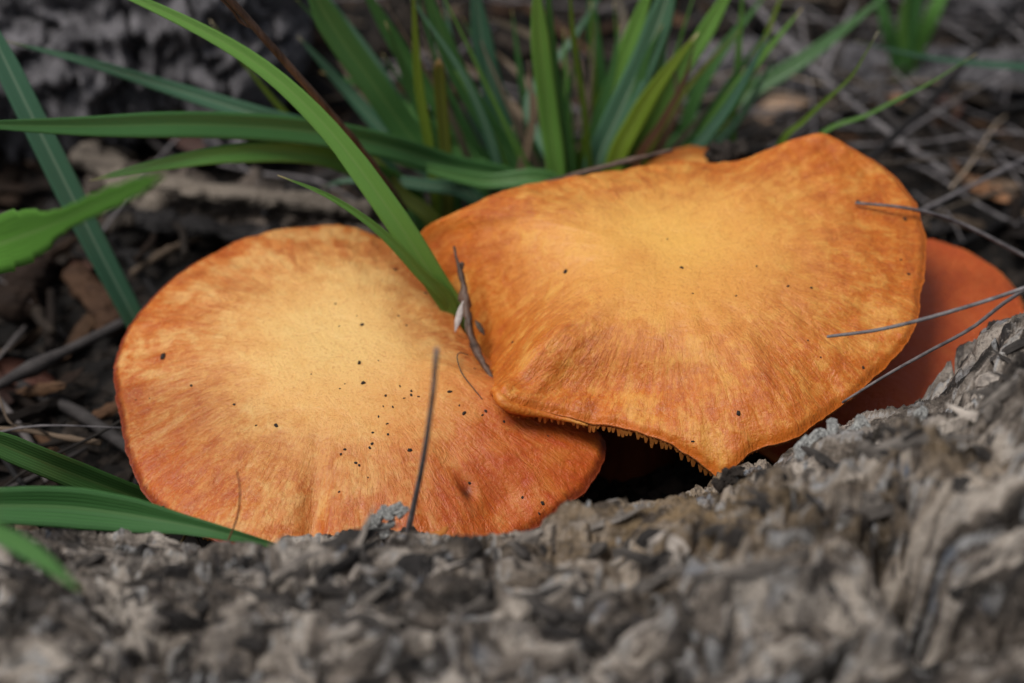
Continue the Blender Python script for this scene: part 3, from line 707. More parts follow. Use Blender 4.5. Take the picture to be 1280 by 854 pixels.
def tuft(name, label, blades, group=None, cat="grass", mode='y', sink=True, extra=None):
    """extra: (number, root pixel range, top pixel range, Y range) of further thin blades of the same tuft"""
    root = thing(name, label, cat, group); feet = []
    if extra:
        num, (a0, a1), (b0, b1), (y0, y1) = extra
        for i in range(num):
            f = (i + random.random()) / num; u0, u1 = a0 + f * (a1 - a0) + random.gauss(0, 12), b0 + f * (b1 - b0) + random.gauss(0, 30); y = random.uniform(y0, y1); tp = random.uniform(-40, 90)
            mid = (u0 * .5 + u1 * .5 + random.gauss(0, 10), (230 + tp) * .5, y + .3)
            blades = blades + [([(u0, 232, y), mid, (u1, tp, y + random.uniform(0, 1.5))], random.uniform(8, 19), random.choice(('g_bright', 'g_mid', 'g_blue', 'g_yellow', 'g_mid', 'g_dead')), dict(point=random.uniform(.3, .6), twist=random.uniform(-.5, .5)))]
    for b in blades:
        pts, w, mat = b[0], b[1], b[2]; kw = b[3] if len(b) > 3 else {}
        P = pix_pts(pts, kw.pop('mode', mode))
        if kw.pop('rooted', True):                                      # carry the foot on down into the soil
            f = P[0]; d = f - P[1]; d = d / np.linalg.norm(d); z = soil1(f[0], f[1]) - .3
            if f[2] > z + .2:
                e = np.array([f[0] + d[0] * .4, f[1] + max(d[1], 0) * .3, z]); P = [e] + P; kw.setdefault('base', .5)
        me = blade_mesh(np.array(P), w * PXC * kw.pop('k', 1.0), **kw)
        add("blade", me, M[mat], root); feet.append(P[0])
    set_origin(root, np.mean(feet, axis=0)); return root
tuft("grass_tuft", "two bright green blades growing from the gap between the big caps", [
    ([(580, 420, 1.9), (540, 345, 1.9), (482, 256, 2.2), (400, 150, 2.9), (300, 65, 3.6), (150, -10, 4.3), (40, -45, 4.6)], 36, 'g_bright', dict(point=.62, fold=.3, base=.15)),
    ([(568, 398, 1.9), (522, 338, 1.6), (470, 285, 1.5), (410, 245, 1.5), (347, 219, 1.5)], 24, 'g_bright', dict(point=.7, fold=.4))])
tuft("grass_tuft", "spreading grass tuft behind the pale-centred cap with blades arching sideways", [
    ([(660, 240, 8.5), (560, 207, 8), (480, 182, 7), (380, 164, 6), (250, 156, 5), (100, 158, 4), (-60, 155, 3)], 38, 'g_mid', dict(point=.25, fold=.35)),
    ([(520, 250, 8.5), (440, 207, 7), (380, 191, 6), (280, 193, 5), (180, 210, 4.5), (112, 226, 4.5)], 31, 'g_bright', dict(point=.3)),
    ([(490, 222, 9), (420, 176, 8.5), (340, 150, 8), (280, 131, 8), (200, 106, 8), (100, 75, 7.5), (6, 51, 7.5)], 35, 'g_blue', dict(point=.6)),
    ([(470, 240, 9.5), (420, 200, 9.5), (360, 145, 9.5), (305, 80, 9.5), (262, 25, 9.5)], 13, 'g_yellow', dict(point=.6)),
    ([(600, 250, 8.5), (525, 185, 9), (470, 110, 9), (420, 40, 9), (380, -30, 9)], 42, 'g_mid', dict(point=.12)),
    ([(560, 240, 9.5), (500, 185, 10), (440, 120, 10.5), (395, 70, 10.5), (372, 45, 10.5)], 26, 'g_blue', dict(point=.4)),
    ([(640, 245, 10), (565, 155, 10.3), (505, 70, 10.5), (445, -30, 10.5)], 25, 'g_mid', dict(point=.2)),
    ([(545, 265, 8.2), (536, 180, 8.4), (523, 100, 8.6), (515, -30, 8.8)], 15, 'g_yellow', dict(point=.3)),
    ([(560, 262, 8.2), (557, 190, 8.4), (551, 120, 8.5), (548, 74, 8.5)], 19, 'g_olive', dict(point=.05, clip=.5)),
    ([(670, 240, 9.2), (622, 172, 9.4), (572, 90, 9.6), (525, -30, 9.8)], 29, 'g_mid', dict(point=.2)),
    ([(655, 240, 10.3), (627, 150, 10.6), (607, 70, 10.8), (590, -30, 11)], 33, 'g_blue', dict(point=.2)),
    ([(700, 235, 7.6), (600, 226, 7.6), (520, 206, 7.6), (430, 180, 7.6)], 27, 'g_mid', dict(point=.5)),
    ([(600, 255, 8.0), (520, 230, 8), (440, 225, 8.2), (400, 235, 8.4)], 24, 'g_blue', dict(point=.5)),
    ([(545, 285, 7.6), (505, 245, 7.8), (475, 205, 8), (450, 185, 8.2)], 24, 'g_olive', dict(point=.4)),
    ([(530, 280, 8.2), (470, 235, 8.6), (430, 200, 8.8), (410, 185, 8.9)], 22, 'g_mid', dict(point=.5)),
    ([(650, 245, 9.5), (590, 200, 10), (530, 150, 10.5), (460, 110, 11), (400, 90, 11)], 24, 'g_mid', dict(point=.5))], extra=(20, (540, 670), (400, 620), (8.5, 12)))
tuft("grass_tuft", "upright bright green grass tuft behind the dip of the apricot cap", [
    ([(697, 235, 8.8), (687, 150, 9), (676, 60, 9.1), (669, -30, 9.2)], 30, 'g_bright', dict(point=.2)),
    ([(715, 235, 9), (703, 150, 9.2), (690, 70, 9.4), (684, -30, 9.5)], 17, 'g_mid', dict(point=.2)),
    ([(738, 225, 9.5), (729, 130, 9.6), (717, 50, 9.7), (711, -30, 9.8)], 9, 'g_yellow', dict(point=.2)),
    ([(758, 205, 13), (750, 100, 13.2), (742, 40, 13.4), (738, -30, 13.6)], 22, 'g_mid', dict(point=.2)),
    ([(668, 240, 8.6), (656, 200, 8.6), (640, 158, 8.6)], 13, 'g_bright', dict(point=.6)),
    ([(700, 230, 9.4), (660, 130, 11), (715, 50, 12.5), (760, -20, 13)], 14, 'g_blue', dict(point=.3))], extra=(7, (680, 750), (640, 770), (9.5, 13)))
tuft("grass_tuft", "dense leaning grass tuft with blue-green and yellow-tipped blades behind the apricot cap", [
    ([(742, 222, 9.6), (775, 140, 10), (812, 60, 10.3), (845, -35, 10.6)], 42, 'g_blue', dict(point=.15)),
    ([(765, 218, 9.2), (795, 150, 9.3), (832, 92, 9.3), (873, 41, 9.3)], 30, 'g_yellow', dict(point=.35)),
    ([(790, 215, 10.2), (832, 120, 10.5), (882, 40, 10.8), (925, -35, 11)], 28, 'g_bright', dict(point=.2)),
    ([(756, 215, 10.8), (768, 110, 11), (800, 20, 11.3), (818, -35, 11.5)], 27, 'g_bright', dict(point=.2)),
    ([(772, 220, 9.8), (790, 140, 10), (806, 80, 10.2), (828, 30, 10.3)], 26, 'g_mid', dict(point=.5)),
    ([(800, 215, 9.8), (838, 140, 10), (880, 85, 10.2), (925, 38, 10.4)], 16, 'g_olive', dict(point=.5)),
    ([(835, 190, 13.5), (920, 125, 14), (1010, 70, 14.5), (1120, -15, 15)], 28, 'g_mid', dict(point=.4)),
    ([(915, 185, 11.5), (922, 80, 11.7), (930, -30, 12)], 10, 'g_bright', dict(point=.25)),
    ([(792, 215, 9.0), (826, 155, 9), (855, 100, 9.2), (868, 55, 9.3)], 13, 'g_red', dict(point=.4)),
    ([(735, 225, 10), (745, 160, 10.2), (765, 90, 10.5), (775, 30, 10.8)], 20, 'g_mid', dict(point=.4)),
    ([(850, 190, 13), (870, 120, 13.2), (905, 60, 13.5), (960, -10, 14)], 22, 'g_mid', dict(point=.4))], extra=(18, (740, 850), (760, 1000), (9.5, 13)))
tuft("grass_shoot", "pointed yellow-green grass shoot rising behind the apricot cap hump", [([(968, 200, 7.6), (1008, 148, 7.6), (1060, 100, 7.4), (1080, 70, 7.4), (1098, 39, 7.4)], 16, 'g_yellow', dict(point=.85, fold=.5))])
tuft("grass_shoot", "thin green grass shoot slanting low behind the apricot cap hump", [([(1010, 190, 8.2), (1090, 141, 8), (1160, 105, 8), (1221, 67, 8)], 12, 'g_bright', dict(point=.85, fold=.5))])
tuft("grass_shoot", "single dark green blade stretching sideways over the grey sticks", [([(1420, 110, 14), (1300, 86, 13), (1220, 79, 13), (1150, 70, 13), (1068, 51, 13)], 17, 'g_blue', dict(point=.6))])
tuft("grass_tuft", "blurred far grass tuft beyond the crossing grey sticks", [
    ([(1130, 70, 19), (1140, 20, 19), (1158, -40, 19)], 30, 'g_mid', dict(point=.3)), ([(1145, 70, 19.5), (1165, 20, 19.5), (1195, -40, 20)], 26, 'g_bright', dict(point=.3)),
    ([(1120, 75, 19.5), (1108, 30, 19.5), (1090, -30, 20)], 24, 'g_mid', dict(point=.4)), ([(1138, 80, 19), (1128, 40, 19), (1135, -20, 19)], 18, 'g_bright', dict(point=.4))])
tuft("grass_shoot", "long dark blue-green blade with pale midrib leaning across the litter to the cap rim", [([(185, 432, 4.6), (122, 310, 4.9), (62, 190, 5.4), (20, 105, 5.9), (-40, -20, 6.8)], 38, 'g_blue', dict(point=.2, fold=.35, base=.6, twist=.15))])
tuft("grass_shoot", "green strap blade tucked under the rim of the pale-centred cap", [([(240, 650, 55.4), (185, 628, 54.6), (110, 600, 53.4), (40, 572, 52.2), (-60, 530, 51)], 36, 'g_mid', dict(mode='d', rooted=False, point=.2, fold=.5, base=.8))])
tuft("grass_shoot", "broad folded green blade lying along the log under the pale-centred cap", [([(-90, 632, 48.3), (0, 632, 48.6), (80, 634, 48.9), (150, 642, 49.1), (220, 654, 49.2), (285, 668, 49.2), (350, 684, 49.3)], 48, 'g_mid', dict(mode='d', rooted=False, fold=.6, prof=[.6, .8, .95, 1, .85, .5, .3, .12]))])
tuft("grass_shoot", "blurred short green blade hanging over the log bark", [([(-60, 640, 42), (0, 668, 41), (50, 697, 40), (102, 740, 39)], 20, 'g_mid', dict(mode='d', rooted=False, point=.4, fold=.2))])
tuft("herb_leaf", "bright green toothed herb leaf with a long blurred tip in front of the dark blade", [([(-150, 360, 50.5), (-60, 325, 50), (0, 305, 49.2), (60, 283, 46.5), (120, 256, 43.5), (205, 218, 40)], 66, 'herb', dict(mode='d', rooted=False, fold=.1, serr=.16, n=120, prof=[.5, .9, 1, 1, .85, .45, .34, .34, .33, .26, .05]))], cat="leaf")
# dead grass
tuft("dead_grass", "curved pale dead grass blades between the two green tufts", [
    ([(745, 200, 14), (735, 130, 15), (700, 70, 15.5), (655, 40, 16), (600, 20, 16)], 18, 'g_dead', dict(point=.3)), ([(690, 210, 13), (668, 120, 14), (630, 75, 15), (600, 50, 15)], 13, 'g_dead', dict(point=.4)),
    ([(700, 220, 12), (640, 130, 15), (575, 80, 16), (520, 60, 17)], 10, 'g_dead', dict(point=.3)), ([(720, 160, 16), (770, 90, 17), (780, 30, 18), (765, -20, 19)], 15, 'g_dead', dict(point=.3))], cat="dead grass")

# ------------------------------------------------------------------ named sticks and stems
def stick(name, label, pts, rad, mat, mode='z', cat="stick", n=18, rough=.07, knots=2, seed=0, sides=9, side=(), group=None, flat=1.0):
    P = pix_pts(pts, mode) if mode else pts
    v, f, a = tube(P, rad, n, sides, rough, seed, knots, flat)
    me = make_mesh(name, v, f, a)
    if not side: return tag(add(name, me, M[mat]), label, cat, group)
    root = thing(name, label, cat, group); add("shaft", me, M[mat], root)
    for q, r2 in side:
        v, f, a = tube(pix_pts(q, mode) if mode else q, r2, 10, 7, rough, seed + 1, 1); add("side_twig", make_mesh("side_twig", v, f, a), M[mat], root)
    set_origin(root, P[0]); return root
stick("stick", "long straight grey stick running from the litter in behind the pale-centred cap", [(-60, 510, 1.4), (60, 450, 1.2), (170, 394, 1.1), (290, 318, 1.1), (395, 247, 1.3), (450, 210, 1.5)], [.13, .14, .12, .1], 'wood_grey', seed=3, n=30, knots=3)
stick("stick", "thick grey stick lying beside the rim of the pale-centred cap", [(25, 482, .5), (95, 515, .5), (150, 552, .5), (200, 590, .4)], [.16, .18, .17, .15], 'wood_grey', seed=4)
stick("twig", "thin brown forked twig with a blunt end above the green strap blade", [(-40, 534, 1.6), (30, 538, 1.6), (80, 547, 1.5), (126, 554, 1.5)], [.05, .06, .06, .08], 'wood_tan', cat="twig", seed=5,
      side=[([(34, 538, 1.6), (12, 528, 1.8), (2, 505, 2.0), (-4, 485, 2.2)], [.03, .03, .025]), ([(60, 543, 1.6), (40, 532, 1.8), (15, 530, 1.9)], [.03, .02])])
stick("twig", "short tan twig lying above the rim of the pale-centred cap", [(165, 342, .8), (205, 316, .9), (257, 292, 1.0)], [.10, .11, .08], 'wood_tan', cat="twig", seed=6)
stick("dead_stem", "dark brown dead stem with a side twig slanting down through the grass", [(270, -20, 3.6), (350, 70, 4.0), (420, 150, 4.6), (478, 222, 5.6), (505, 262, 6.6)], [.10, .10, .09, .10], 'stem_dark', mode='y', cat="dead stem", seed=7, n=30, knots=2,
      side=[([(322, 38, 3.9), (302, 28, 3.9), (290, 12, 3.8), (270, -8, 3.7)], [.04, .04, .05])])
stick("stick", "grey-purple stick crossing behind the yellow-green shoot", [(918, -25, 2.2), (985, 55, 1.9), (1050, 116, 1.6), (1110, 165, 1.3), (1185, 218, 1.0)], [.10, .10, .09], 'stem_grey', seed=8, n=24)
stick("stick", "long grey stick leaning down to the hump of the apricot cap", [(1320, -40, 3.0), (1215, 70, 2.8), (1150, 140, 2.6), (1088, 198, 2.5), (1060, 225, 2.5)], [.12, .11, .09], 'wood_grey', seed=9, n=24)
stick("stick", "pale upright stick beyond the apricot cap hump", [(993, -30, .8), (1012, 60, .7), (1020, 150, .6)], [.10, .1, .09], 'wood_tan', seed=10)
stick("stick", "short blunt grey stick end beside the pale upright stick", [(1068, 6, 2.4), (1050, 45, 2.0), (1031, 92, 1.4)], [.09, .08, .07], 'stem_grey', seed=11)
stick("straw_stem", "thin pale straw lying level beside the apricot cap", [(1100, 205, 3.2), (1180, 198, 3.2), (1262, 183, 3.2)], [.04, .05, .05], 'straw', cat="straw", seed=12)
p0, _ = cast(bvh_r, 1068, 258, .12); p1, _ = cast(bvh_r, 1130, 268, .25)
stick("dead_stem", "grey dead stem resting its tip on the apricot cap", [p0, p1, at_y(1200, 279, 4.0), at_y(1300, 330, 4.0)], [.035, .045, .05, .05], 'stem_grey', mode=None, cat="dead stem", seed=13, n=24, rough=.03, knots=0)
stick("dead_stem", "grey dead stem slanting up from the rust-red cap into the dark litter", [(1135, 272, 3.0), (1215, 232, 3.0), (1300, 190, 3.0)], [.06, .06, .06], 'stem_grey', cat="dead stem", seed=14)
stick("needle_stem", "upper thin grey stem crossing the apricot cap rim", [(1034, 421, 50.6), (1100, 412, 50.2), (1180, 392, 49.9), (1275, 362, 49.5), (1400, 315, 49)], [.035, .045, .045, .045], 'stem_grey', mode='d', cat="dead stem", seed=15, n=26, rough=.02, knots=0)
stick("needle_stem", "lower thin grey stem crossing the rust-red cap", [(1050, 505, 53.0), (1110, 468, 52.2), (1160, 440, 51.4), (1215, 410, 50.6), (1275, 366, 49.7), (1400, 300, 49)], [.03, .04, .045, .045], 'stem_grey', mode='d', cat="dead stem", seed=16, n=26, rough=.02, knots=0)
stick("dead_stem", "blurred dark stem standing on the log in front of the pale-centred cap", [(546, 436, 44.6), (540, 500, 45.6), (528, 580, 47.2), (511, 660, 48.9), (506, 690, 49.4)], [.05, .055, .06, .075], 'stem_grey', mode='d', cat="dead stem", seed=17, n=22, rough=.03, knots=0)
stick("sprout", "hair-thin rusty sprout curling up from the log before the cap", [(296, 588, 48.2), (300, 612, 48.4), (297, 645, 48.7), (285, 676, 49), (278, 690, 49.1)], [.012, .018, .02, .022], 'stem_rust', mode='d', cat="sprout", seed=18, knots=0, rough=.03, sides=6)
P = []
for (u, v, d) in ((567, 308, 56.2), (573, 332, 56.0), (581, 365, 55.9), (585, 398, 55.7), (593, 432, 55.3), (619, 480, 54.4)):
    P.append(at_d(u, v, d))
root = thing("dry_sprig", "small dry brown sprig with papery husks in the crease between the big caps", "sprig")
v, f, a = tube(P, [.025, .07, .06, .085, .08, .05], 30, 7, .25, 19, 5); add("stem", make_mesh("stem", v, f, a), M['stem_dark'], root)
v, f, a = tube([P[1], P[1] + .10 * RIGHT + .06 * UP, P[1] + .07 * RIGHT - .2 * UP], [.03, .045, .015], 10, 6, .2, 4); add("side_twig", make_mesh("side_twig", v, f, a), M['stem_dark'], root)
def husk(p, d, L, W, mat, name="husk"):
    d = np.asarray(d, float); d /= np.linalg.norm(d)
    v, f, a = tube([p, p + d * L * .5, p + d * L], [.01, W, W * .9, .01], 10, 8, .06, 1, 0, .4)
    return add(name, make_mesh(name, v, f, a), M[mat], root)
husk(at_d(579, 376, (P[2] - EYE) @ FWD - .1), -.25 * RIGHT - .95 * UP, .8, .10, 'husk')
husk(at_d(583, 392, (P[3] - EYE) @ FWD), .1 * RIGHT - .95 * UP, .6, .08, 'straw')
husk(at_d(590, 404, (P[3] - EYE) @ FWD), -.02 * RIGHT - .95 * UP, .75, .06, 'straw')
husk(at_d(594, 400, (P[3] - EYE) @ FWD), .5 * RIGHT - .8 * UP, .45, .09, 'straw')
set_origin(root, P[-1])
P = [cast(bvh_l, u, v, l)[0] for (u, v, l) in ((584, 446, .05), (573, 446, .12), (569, 453, .14), (576, 470, .1), (590, 486, .06), (603, 500, .02))]
stick("plant_fibre", "hooked hair-thin pale fibre lying on the cap below the dry sprig", P, [.012, .016, .014, .01], 'straw', mode=None, cat="fibre", seed=20, knots=0, rough=.02, sides=6)
stick("twig", "dark twig lying along the back rim of the apricot cap", [(650, 238, 6.6), (720, 218, 6.4), (790, 200, 6.4), (840, 188, 6.6)], [.05, .07, .07, .06], 'stem_dark', mode='y', cat="twig", seed=21)
for i, (q, lab) in enumerate(((((185, 700, 1.6), (205, 668, 1.8), (222, 640, 2.0)), "reddish upright twig under the cap rim by the broad folded blade"), (((180, 690, 1.5), (215, 665, 1.9), (240, 664, 1.9), (252, 690, 1.6)), "bent brown rootlet under the cap rim by the broad folded blade"), (((205, 705, 1.3), (222, 685, 1.5), (240, 655, 1.7)), "thin olive rootlet under the cap rim by the broad folded blade"))):
    stick("rootlet", lab, list(q), [.03, .04, .035], ('stem_rust', 'wood_tan', 'g_olive')[i], cat="rootlet", seed=30 + i, knots=1, sides=7)
# clod of dirt beside the small mushroom
for (u, v, s) in ((905, 184, .8), (925, 182, .7), (893, 190, .6)):
    tag(place(random.choice(clods), "soil_crumb", at_y(u, v + 7, 8.2), (0, -.2, 1), s * .9, None), "dark crumb of soil on the back rim of the apricot cap", "soil crumb", "soil crumbs at the back rim")

# ------------------------------------------------------------------ rotten wood behind
def rotten(name, label, A, B, r, mat, amp, seed, n=150, m=80, flat=.7, sc=1.6):
    A, B = np.asarray(A, float), np.asarray(B, float); T = (B - A) / np.linalg.norm(B - A)
    N = np.array([0, 0, 1.0]); N = N - T * (N @ T); N /= np.linalg.norm(N); Bn = np.cross(T, N)
    t = np.linspace(0, 1, n); w = np.linspace(0, 2 * math.pi, m, endpoint=False); TT, WW = np.meshgrid(t, w, indexing='ij')
    L = np.linalg.norm(B - A)
    env = np.clip(np.minimum(TT, 1 - TT) * L / r * 1.4, 0, 1) ** .45
    q = np.stack([TT * L, np.cos(WW) * r, np.sin(WW) * r], -1) + seed * 13.1
    wp = q + .5 * np.stack([fbm(q / 1.3, 2), fbm(q / 1.3 + 9, 2), fbm(q / 1.3 + 19, 2)], -1)
    aw = wp[..., 1] + 1.7 * wp[..., 2]
    _, e, rv = cells2(wp[..., 0] / sc, aw / (sc * .6), seed); _, e2, rv2 = cells2(wp[..., 0] / (sc * .4), aw / (sc * .25), seed + 1)
    R_ = r * env * (1 + .25 * fbm(np.stack([TT * L / 3, np.cos(WW), np.sin(WW)], -1) + seed, 2)) + amp * env * (1.3 * terrace(fbm(wp / sc, 3), 2.5) - .7 * (1 - sstep(0, .10, e)) + .35 * (rv2 - .5) + .3 * ridged(wp / 1.1, 3) + .45 * ridged(np.stack([TT * L / 5, np.cos(WW) * 2.2 + .3 * wp[..., 0] / L, np.sin(WW) * 2.2], -1) + seed, 3))
    R_ = np.maximum(R_, .02)
    V = A + TT[..., None] * (B - A) + (R_ * np.cos(WW))[..., None] * N * flat + (R_ * np.sin(WW))[..., None] * Bn
    return tag(add(name, make_mesh(name, V.reshape(-1, 3), grid_faces(n, m, True)), M[mat]), label, "wood")
rotten("rotten_log", "lumpy grey rotten log lying beyond the grass over dark gaps", at_z(-260, 55, 3.2), at_z(390, 15, 3.2), 3.4, 'rot_grey', 1.3, 2, 260, 140, .8, 2.8)
rotten("rotten_branch", "brown rotten branch split along its length under the arching blades", at_z(110, 230, .9), at_z(500, 300, .9), .62, 'rot_brown', .4, 5, 150, 70, .8, 1.3)
M['fibre_pale'] = flat_material("split_wood_pale", (.02, .015, .012), (.30, .25, .20), 60, .8, .002, (.06, 1, 1), vary=False)
rotten("split_wood", "pale split piece of wood leaning at the end of the brown rotten branch", at_z(100, 185, 1.9), at_z(205, 262, 1.3), .42, 'fibre_pale', .22, 21, 80, 40, .6, .8)
rotten("split_wood", "long pale wood strip lying on top of the brown rotten branch", at_z(195, 232, 2.0), at_z(470, 262, 1.9), .26, 'fibre_pale', .16, 22, 110, 36, .6, .8)
rotten("split_wood", "dark weathered wood strip below the brown rotten branch", at_z(130, 268, 1.3), at_z(400, 305, 1.0), .28, 'wood_grey', .16, 23, 110, 36, .6, .8)
rotten("rotten_branch", "half buried rotten branch at the soil line beyond the stick crossing", at_z(850, 82, .2), at_z(1500, 104, .2), .7, 'rot_grey', .3, 6, 150, 60, .8, 1.2)
rotten("rotten_wood", "orange-brown block of rotten wood below the toothed leaf", at_z(15, 400, .4), at_z(45, 318, 1.0), .5, 'wood_orange', .2, 8, 60, 40, .8, .8)
rotten("rotten_wood", "tan splinter of rotten wood below the dark blue-green blade", at_z(90, 338, .7), at_z(150, 412, .5), .32, 'wood_orange', .15, 9, 60, 36, .7, .7)
rotten("rotten_wood", "pale tan splinter between the dark blade and the rotten branch", at_z(115, 290, 1.2), at_z(170, 274, 1.3), .22, 'straw', .08, 10, 50, 30, .8, .6)
rotten("stone_chunk", "pale grey lump of rotten wood beyond the far grass tuft", at_z(1170, 5, .8), at_z(1290, -10, .8), 1.2, 'rot_grey', .4, 12, 70, 50, .8, 1.2)

# ------------------------------------------------------------------ scattered litter
def inside(poly, u, v):
    r = False; j = len(poly) - 1
    for i in range(len(poly)):
        (x1, y1), (x2, y2) = poly[i][:2], poly[j][:2]
        if (y1 > v) != (y2 > v) and u < (x2 - x1) * (v - y1) / (y2 - y1) + x1: r = not r
        j = i
    return r
def free(u, v):
    if any(inside(pl, u, v) for pl in (left_outline, right_outline, third_outline)): return False
    return v < np.interp(u, [c[0] for c in crest], [c[1] for c in crest]) + 10
def chip_mesh(seed, L, W, H):
    rs = np.random.default_rng(seed); n, m = 9, 7; V = []
    for i in range(n):
        x = (i / (n - 1) - .5) * L; e = 1 - .55 * abs(2 * i / (n - 1) - 1) ** 3; off = rs.normal(0, .06, 2) * W
        for j in range(m):
            w = 2 * math.pi * j / m + .3; V.append((x + rs.normal(0, .05 * L), off[0] + math.cos(w) * W * .5 * e * rs.uniform(.75, 1.2), off[1] + math.sin(w) * H * .5 * e * rs.uniform(.75, 1.2)))
    k = n * m; V += [(-L * .52, 0, 0), (L * .52, 0, 0)]; q = (n - 1) * m
    F3 = [[k, (s + 1) % m, s] for s in range(m)] + [[k + 1, q + s, q + (s + 1) % m] for s in range(m)]
    return make_mesh("wood_chip", np.array(V), [grid_faces(n, m, True), np.array(F3)], smooth=False)
def dry_leaf(seed):
    rs = np.random.default_rng(seed); n, m = 15, 9; L, W = rs.uniform(1.8, 3.2), rs.uniform(.7, 1.3); curl = rs.uniform(.3, 1.1); bend = rs.uniform(-.5, .7); V = []
    for sgn in (0, 1):
        for i in range(n):
            t = i / (n - 1); w = W * (math.sin(math.pi * min(1, max(0, t)) ** .8) ** .8 + .03)
            for j in range(m):
                x = (j / (m - 1) * 2 - 1); a = x * curl * 1.2
                V.append(((t - .5) * L, math.sin(a) / max(curl * 1.2, .1) * w * .5, (1 - math.cos(a)) * w * .5 + bend * (t - .5) ** 2 * L + .08 * math.sin(7 * t + 3 * x + seed) - .02 * sgn))
    F = grid_faces(n, m); k = n * m
    return make_mesh("dry_leaf", np.array(V), [F, F[:, ::-1] + k])
def twig_mesh(seed, L, r):
    rs = np.random.default_rng(seed); P = [(x * L, rs.normal(0, .05 * L), rs.normal(0, .025 * L)) for x in (-.5, -.2, .15, .5)]
    return make_mesh("twig", *tube(P, [r, r * 1.05, r * .9, r * .6], 13, 7, .1, seed, 2))
def straw_mesh(seed, L, r):
    rs = np.random.default_rng(seed); b = rs.normal(0, .12 * L)
    P = [(-.5 * L, 0, 0), (-.2 * L, b * .6, rs.uniform(0, .05) * L), (.15 * L, b, rs.uniform(0, .1) * L), (.5 * L, b * .4, 0)]
    return make_mesh("straw", *tube(P, [r, r, r * .9, r * .5], 15, 6, .03, seed, 1))
kinds = []
def variants(fn, mats, num):
    res = []
    for i in range(num):
        for mt in mats:
            me = fn(i); me.materials.append(M[mt]); res.append(me)
    return res
chips = variants(lambda i: chip_mesh(200 + i, random.uniform(.9, 3.0), random.uniform(.3, .8), random.uniform(.15, .4)), ['wood_grey', 'wood_tan', 'wood_brown', 'wood_brown', 'wood_orange'], 5)
twigs = variants(lambda i: twig_mesh(300 + i, random.uniform(2.5, 7), random.uniform(.05, .14)), ['wood_grey', 'wood_grey', 'wood_tan', 'wood_brown'], 6)
leaves = variants(lambda i: dry_leaf(400 + i), ['leaf_dry', 'leaf_red', 'leaf_dry'], 4)
straws = variants(lambda i: straw_mesh(500 + i, random.uniform(4, 10), random.uniform(.025, .055)), ['stem_grey', 'stem_grey', 'straw'], 5)
TONE = {'wood_grey': 'grey', 'wood_tan': 'tan', 'wood_brown': 'dark brown', 'wood_orange': 'orange-brown', 'leaf_dry': 'pale brown', 'leaf_red': 'reddish', 'straw': 'straw-coloured', 'stem_grey': 'grey'}
TONE = {M[k].name: v for k, v in TONE.items()}
def where(u, v):
    if u < 420: return "beyond the arching blades by the lumpy rotten log" if v < 140 else "around the rotten branch above the pale-centred cap" if v < 330 else "beside the rim of the pale-centred cap"
    if u < 900: return "among the grass tufts behind the caps"
    return "under the crossing sticks beyond the apricot cap" if v < 150 else "between the grey stems and the rust-red cap"
def scatter(meshes, name, count, regions, what, cat, lift, tiltv, size=(.8, 1.2)):
    k = 0
    while k < count:
        (u0, u1, v0, v1) = random.choices([r[:4] for r in regions], [r[4] for r in regions])[0]
        u, v = random.uniform(u0, u1), random.uniform(v0, v1)
        if not free(u, v): continue
        z = random.uniform(*lift); p = at_z(u, v, .2); g = soil1(p[0], p[1]); p = np.array([p[0], p[1], g + z])
        nrm = np.array([random.gauss(0, tiltv), random.gauss(0, tiltv), 1.0]); nrm /= np.linalg.norm(nrm)
        me = random.choice(meshes); tone = TONE[me.materials[0].name]
        tag(place(me, name, p, nrm, random.uniform(*size)), f"{tone} {what} {where(u, v)}", cat, f"{tone} {what} {where(u, v)}"); k += 1
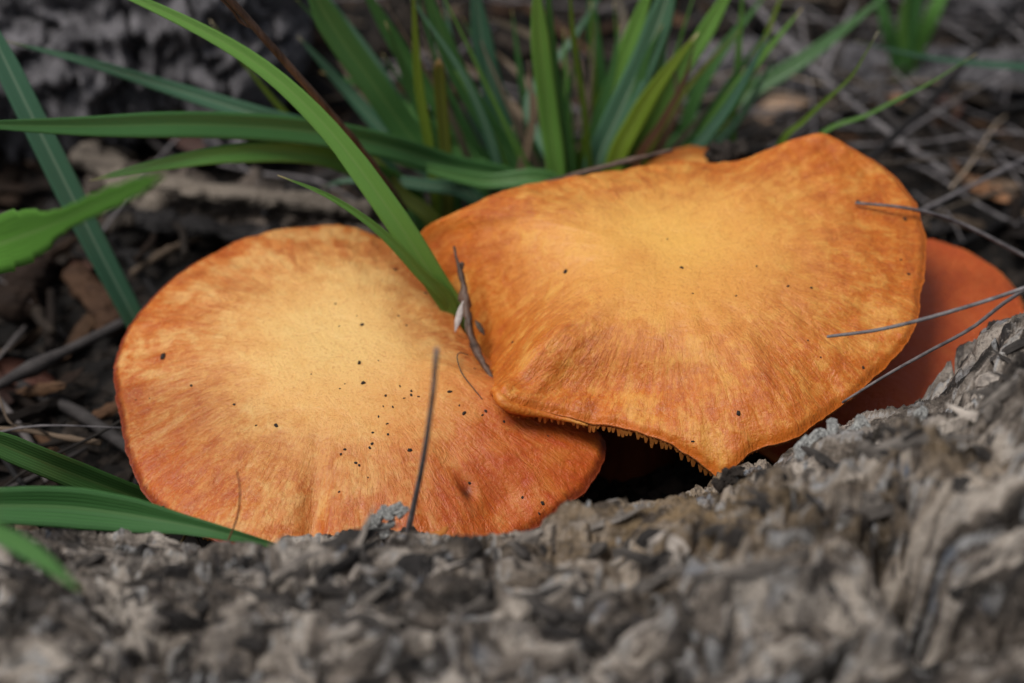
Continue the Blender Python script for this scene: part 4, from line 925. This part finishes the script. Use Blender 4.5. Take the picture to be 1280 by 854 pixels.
LEFT, TOP, RGT = (-60, 420, -30, 690, 5), (380, 900, -40, 230, 2.5), (880, 1340, -40, 300, 4)
scatter(chips, "wood_chip", 210, [LEFT, TOP, RGT], "splintered chip", "wood chip", (.05, .5), .35, (.6, 1.15))
scatter(twigs, "litter_twig", 120, [LEFT, TOP, RGT], "broken twig", "twig", (.15, .8), .22)
scatter(leaves, "dry_leaf", 46, [LEFT, TOP, RGT], "small curled leaf", "leaf", (.15, .5), .5, (.6, 1.1))
scatter(straws, "dry_straw", 110, [TOP, RGT, RGT, (-60, 420, -30, 690, 2)], "thin dry stalk", "straw", (.3, 1.6), .3)
big = dry_leaf(404); big.materials.append(M['leaf_dry'])
tag(place(big, "dry_leaf", at_z(265, 122, 2.2), (.2, -.6, .8), 1.5, None, None, (1, .25, 0)), "large pale curled dry leaf below the blue-green arching blade", "leaf")
big2 = dry_leaf(409); big2.materials.append(M['leaf_red'])
tag(place(big2, "dry_leaf", at_z(290, 172, 1.4), (0, -.3, .9), 1.9, None, None, (1, -.1, 0)), "large dark reddish dry leaf under the level green blade", "leaf")
# fine crumbs: nobody could count them
N = 9000
cu, cvv = RNG.uniform(-120, 1400, N), RNG.uniform(-90, 690, N)
pos = np.array([at_z(u, v, 0) for u, v in zip(cu, cvv)]); pos[:, 2] = soil_h(pos[:, 0], pos[:, 1])
tet = np.array([(1, 1, 1), (-1, -1, 1), (-1, 1, -1), (1, -1, -1)], float)
sz = RNG.uniform(.03, .17, N) * RNG.uniform(.6, 1.3, N)
V = []
for i in range(4):
    d = tet[i] + RNG.normal(0, .5, (N, 3)); V.append(pos + d * (sz[:, None] * np.array([1.4, 1.4, .7])))
V = np.stack(V, 1).reshape(-1, 3); b = np.arange(N)[:, None] * 4
F = np.concatenate([b + np.array(q) for q in ((0, 1, 2), (0, 2, 3), (0, 3, 1), (1, 3, 2))])
o = add("leaf_litter", make_mesh("leaf_litter", V, F, smooth=False), M['crumb'])
tag(o, "fine dark crumbs of bark and leaf covering the soil", "leaf litter", None, "stuff")
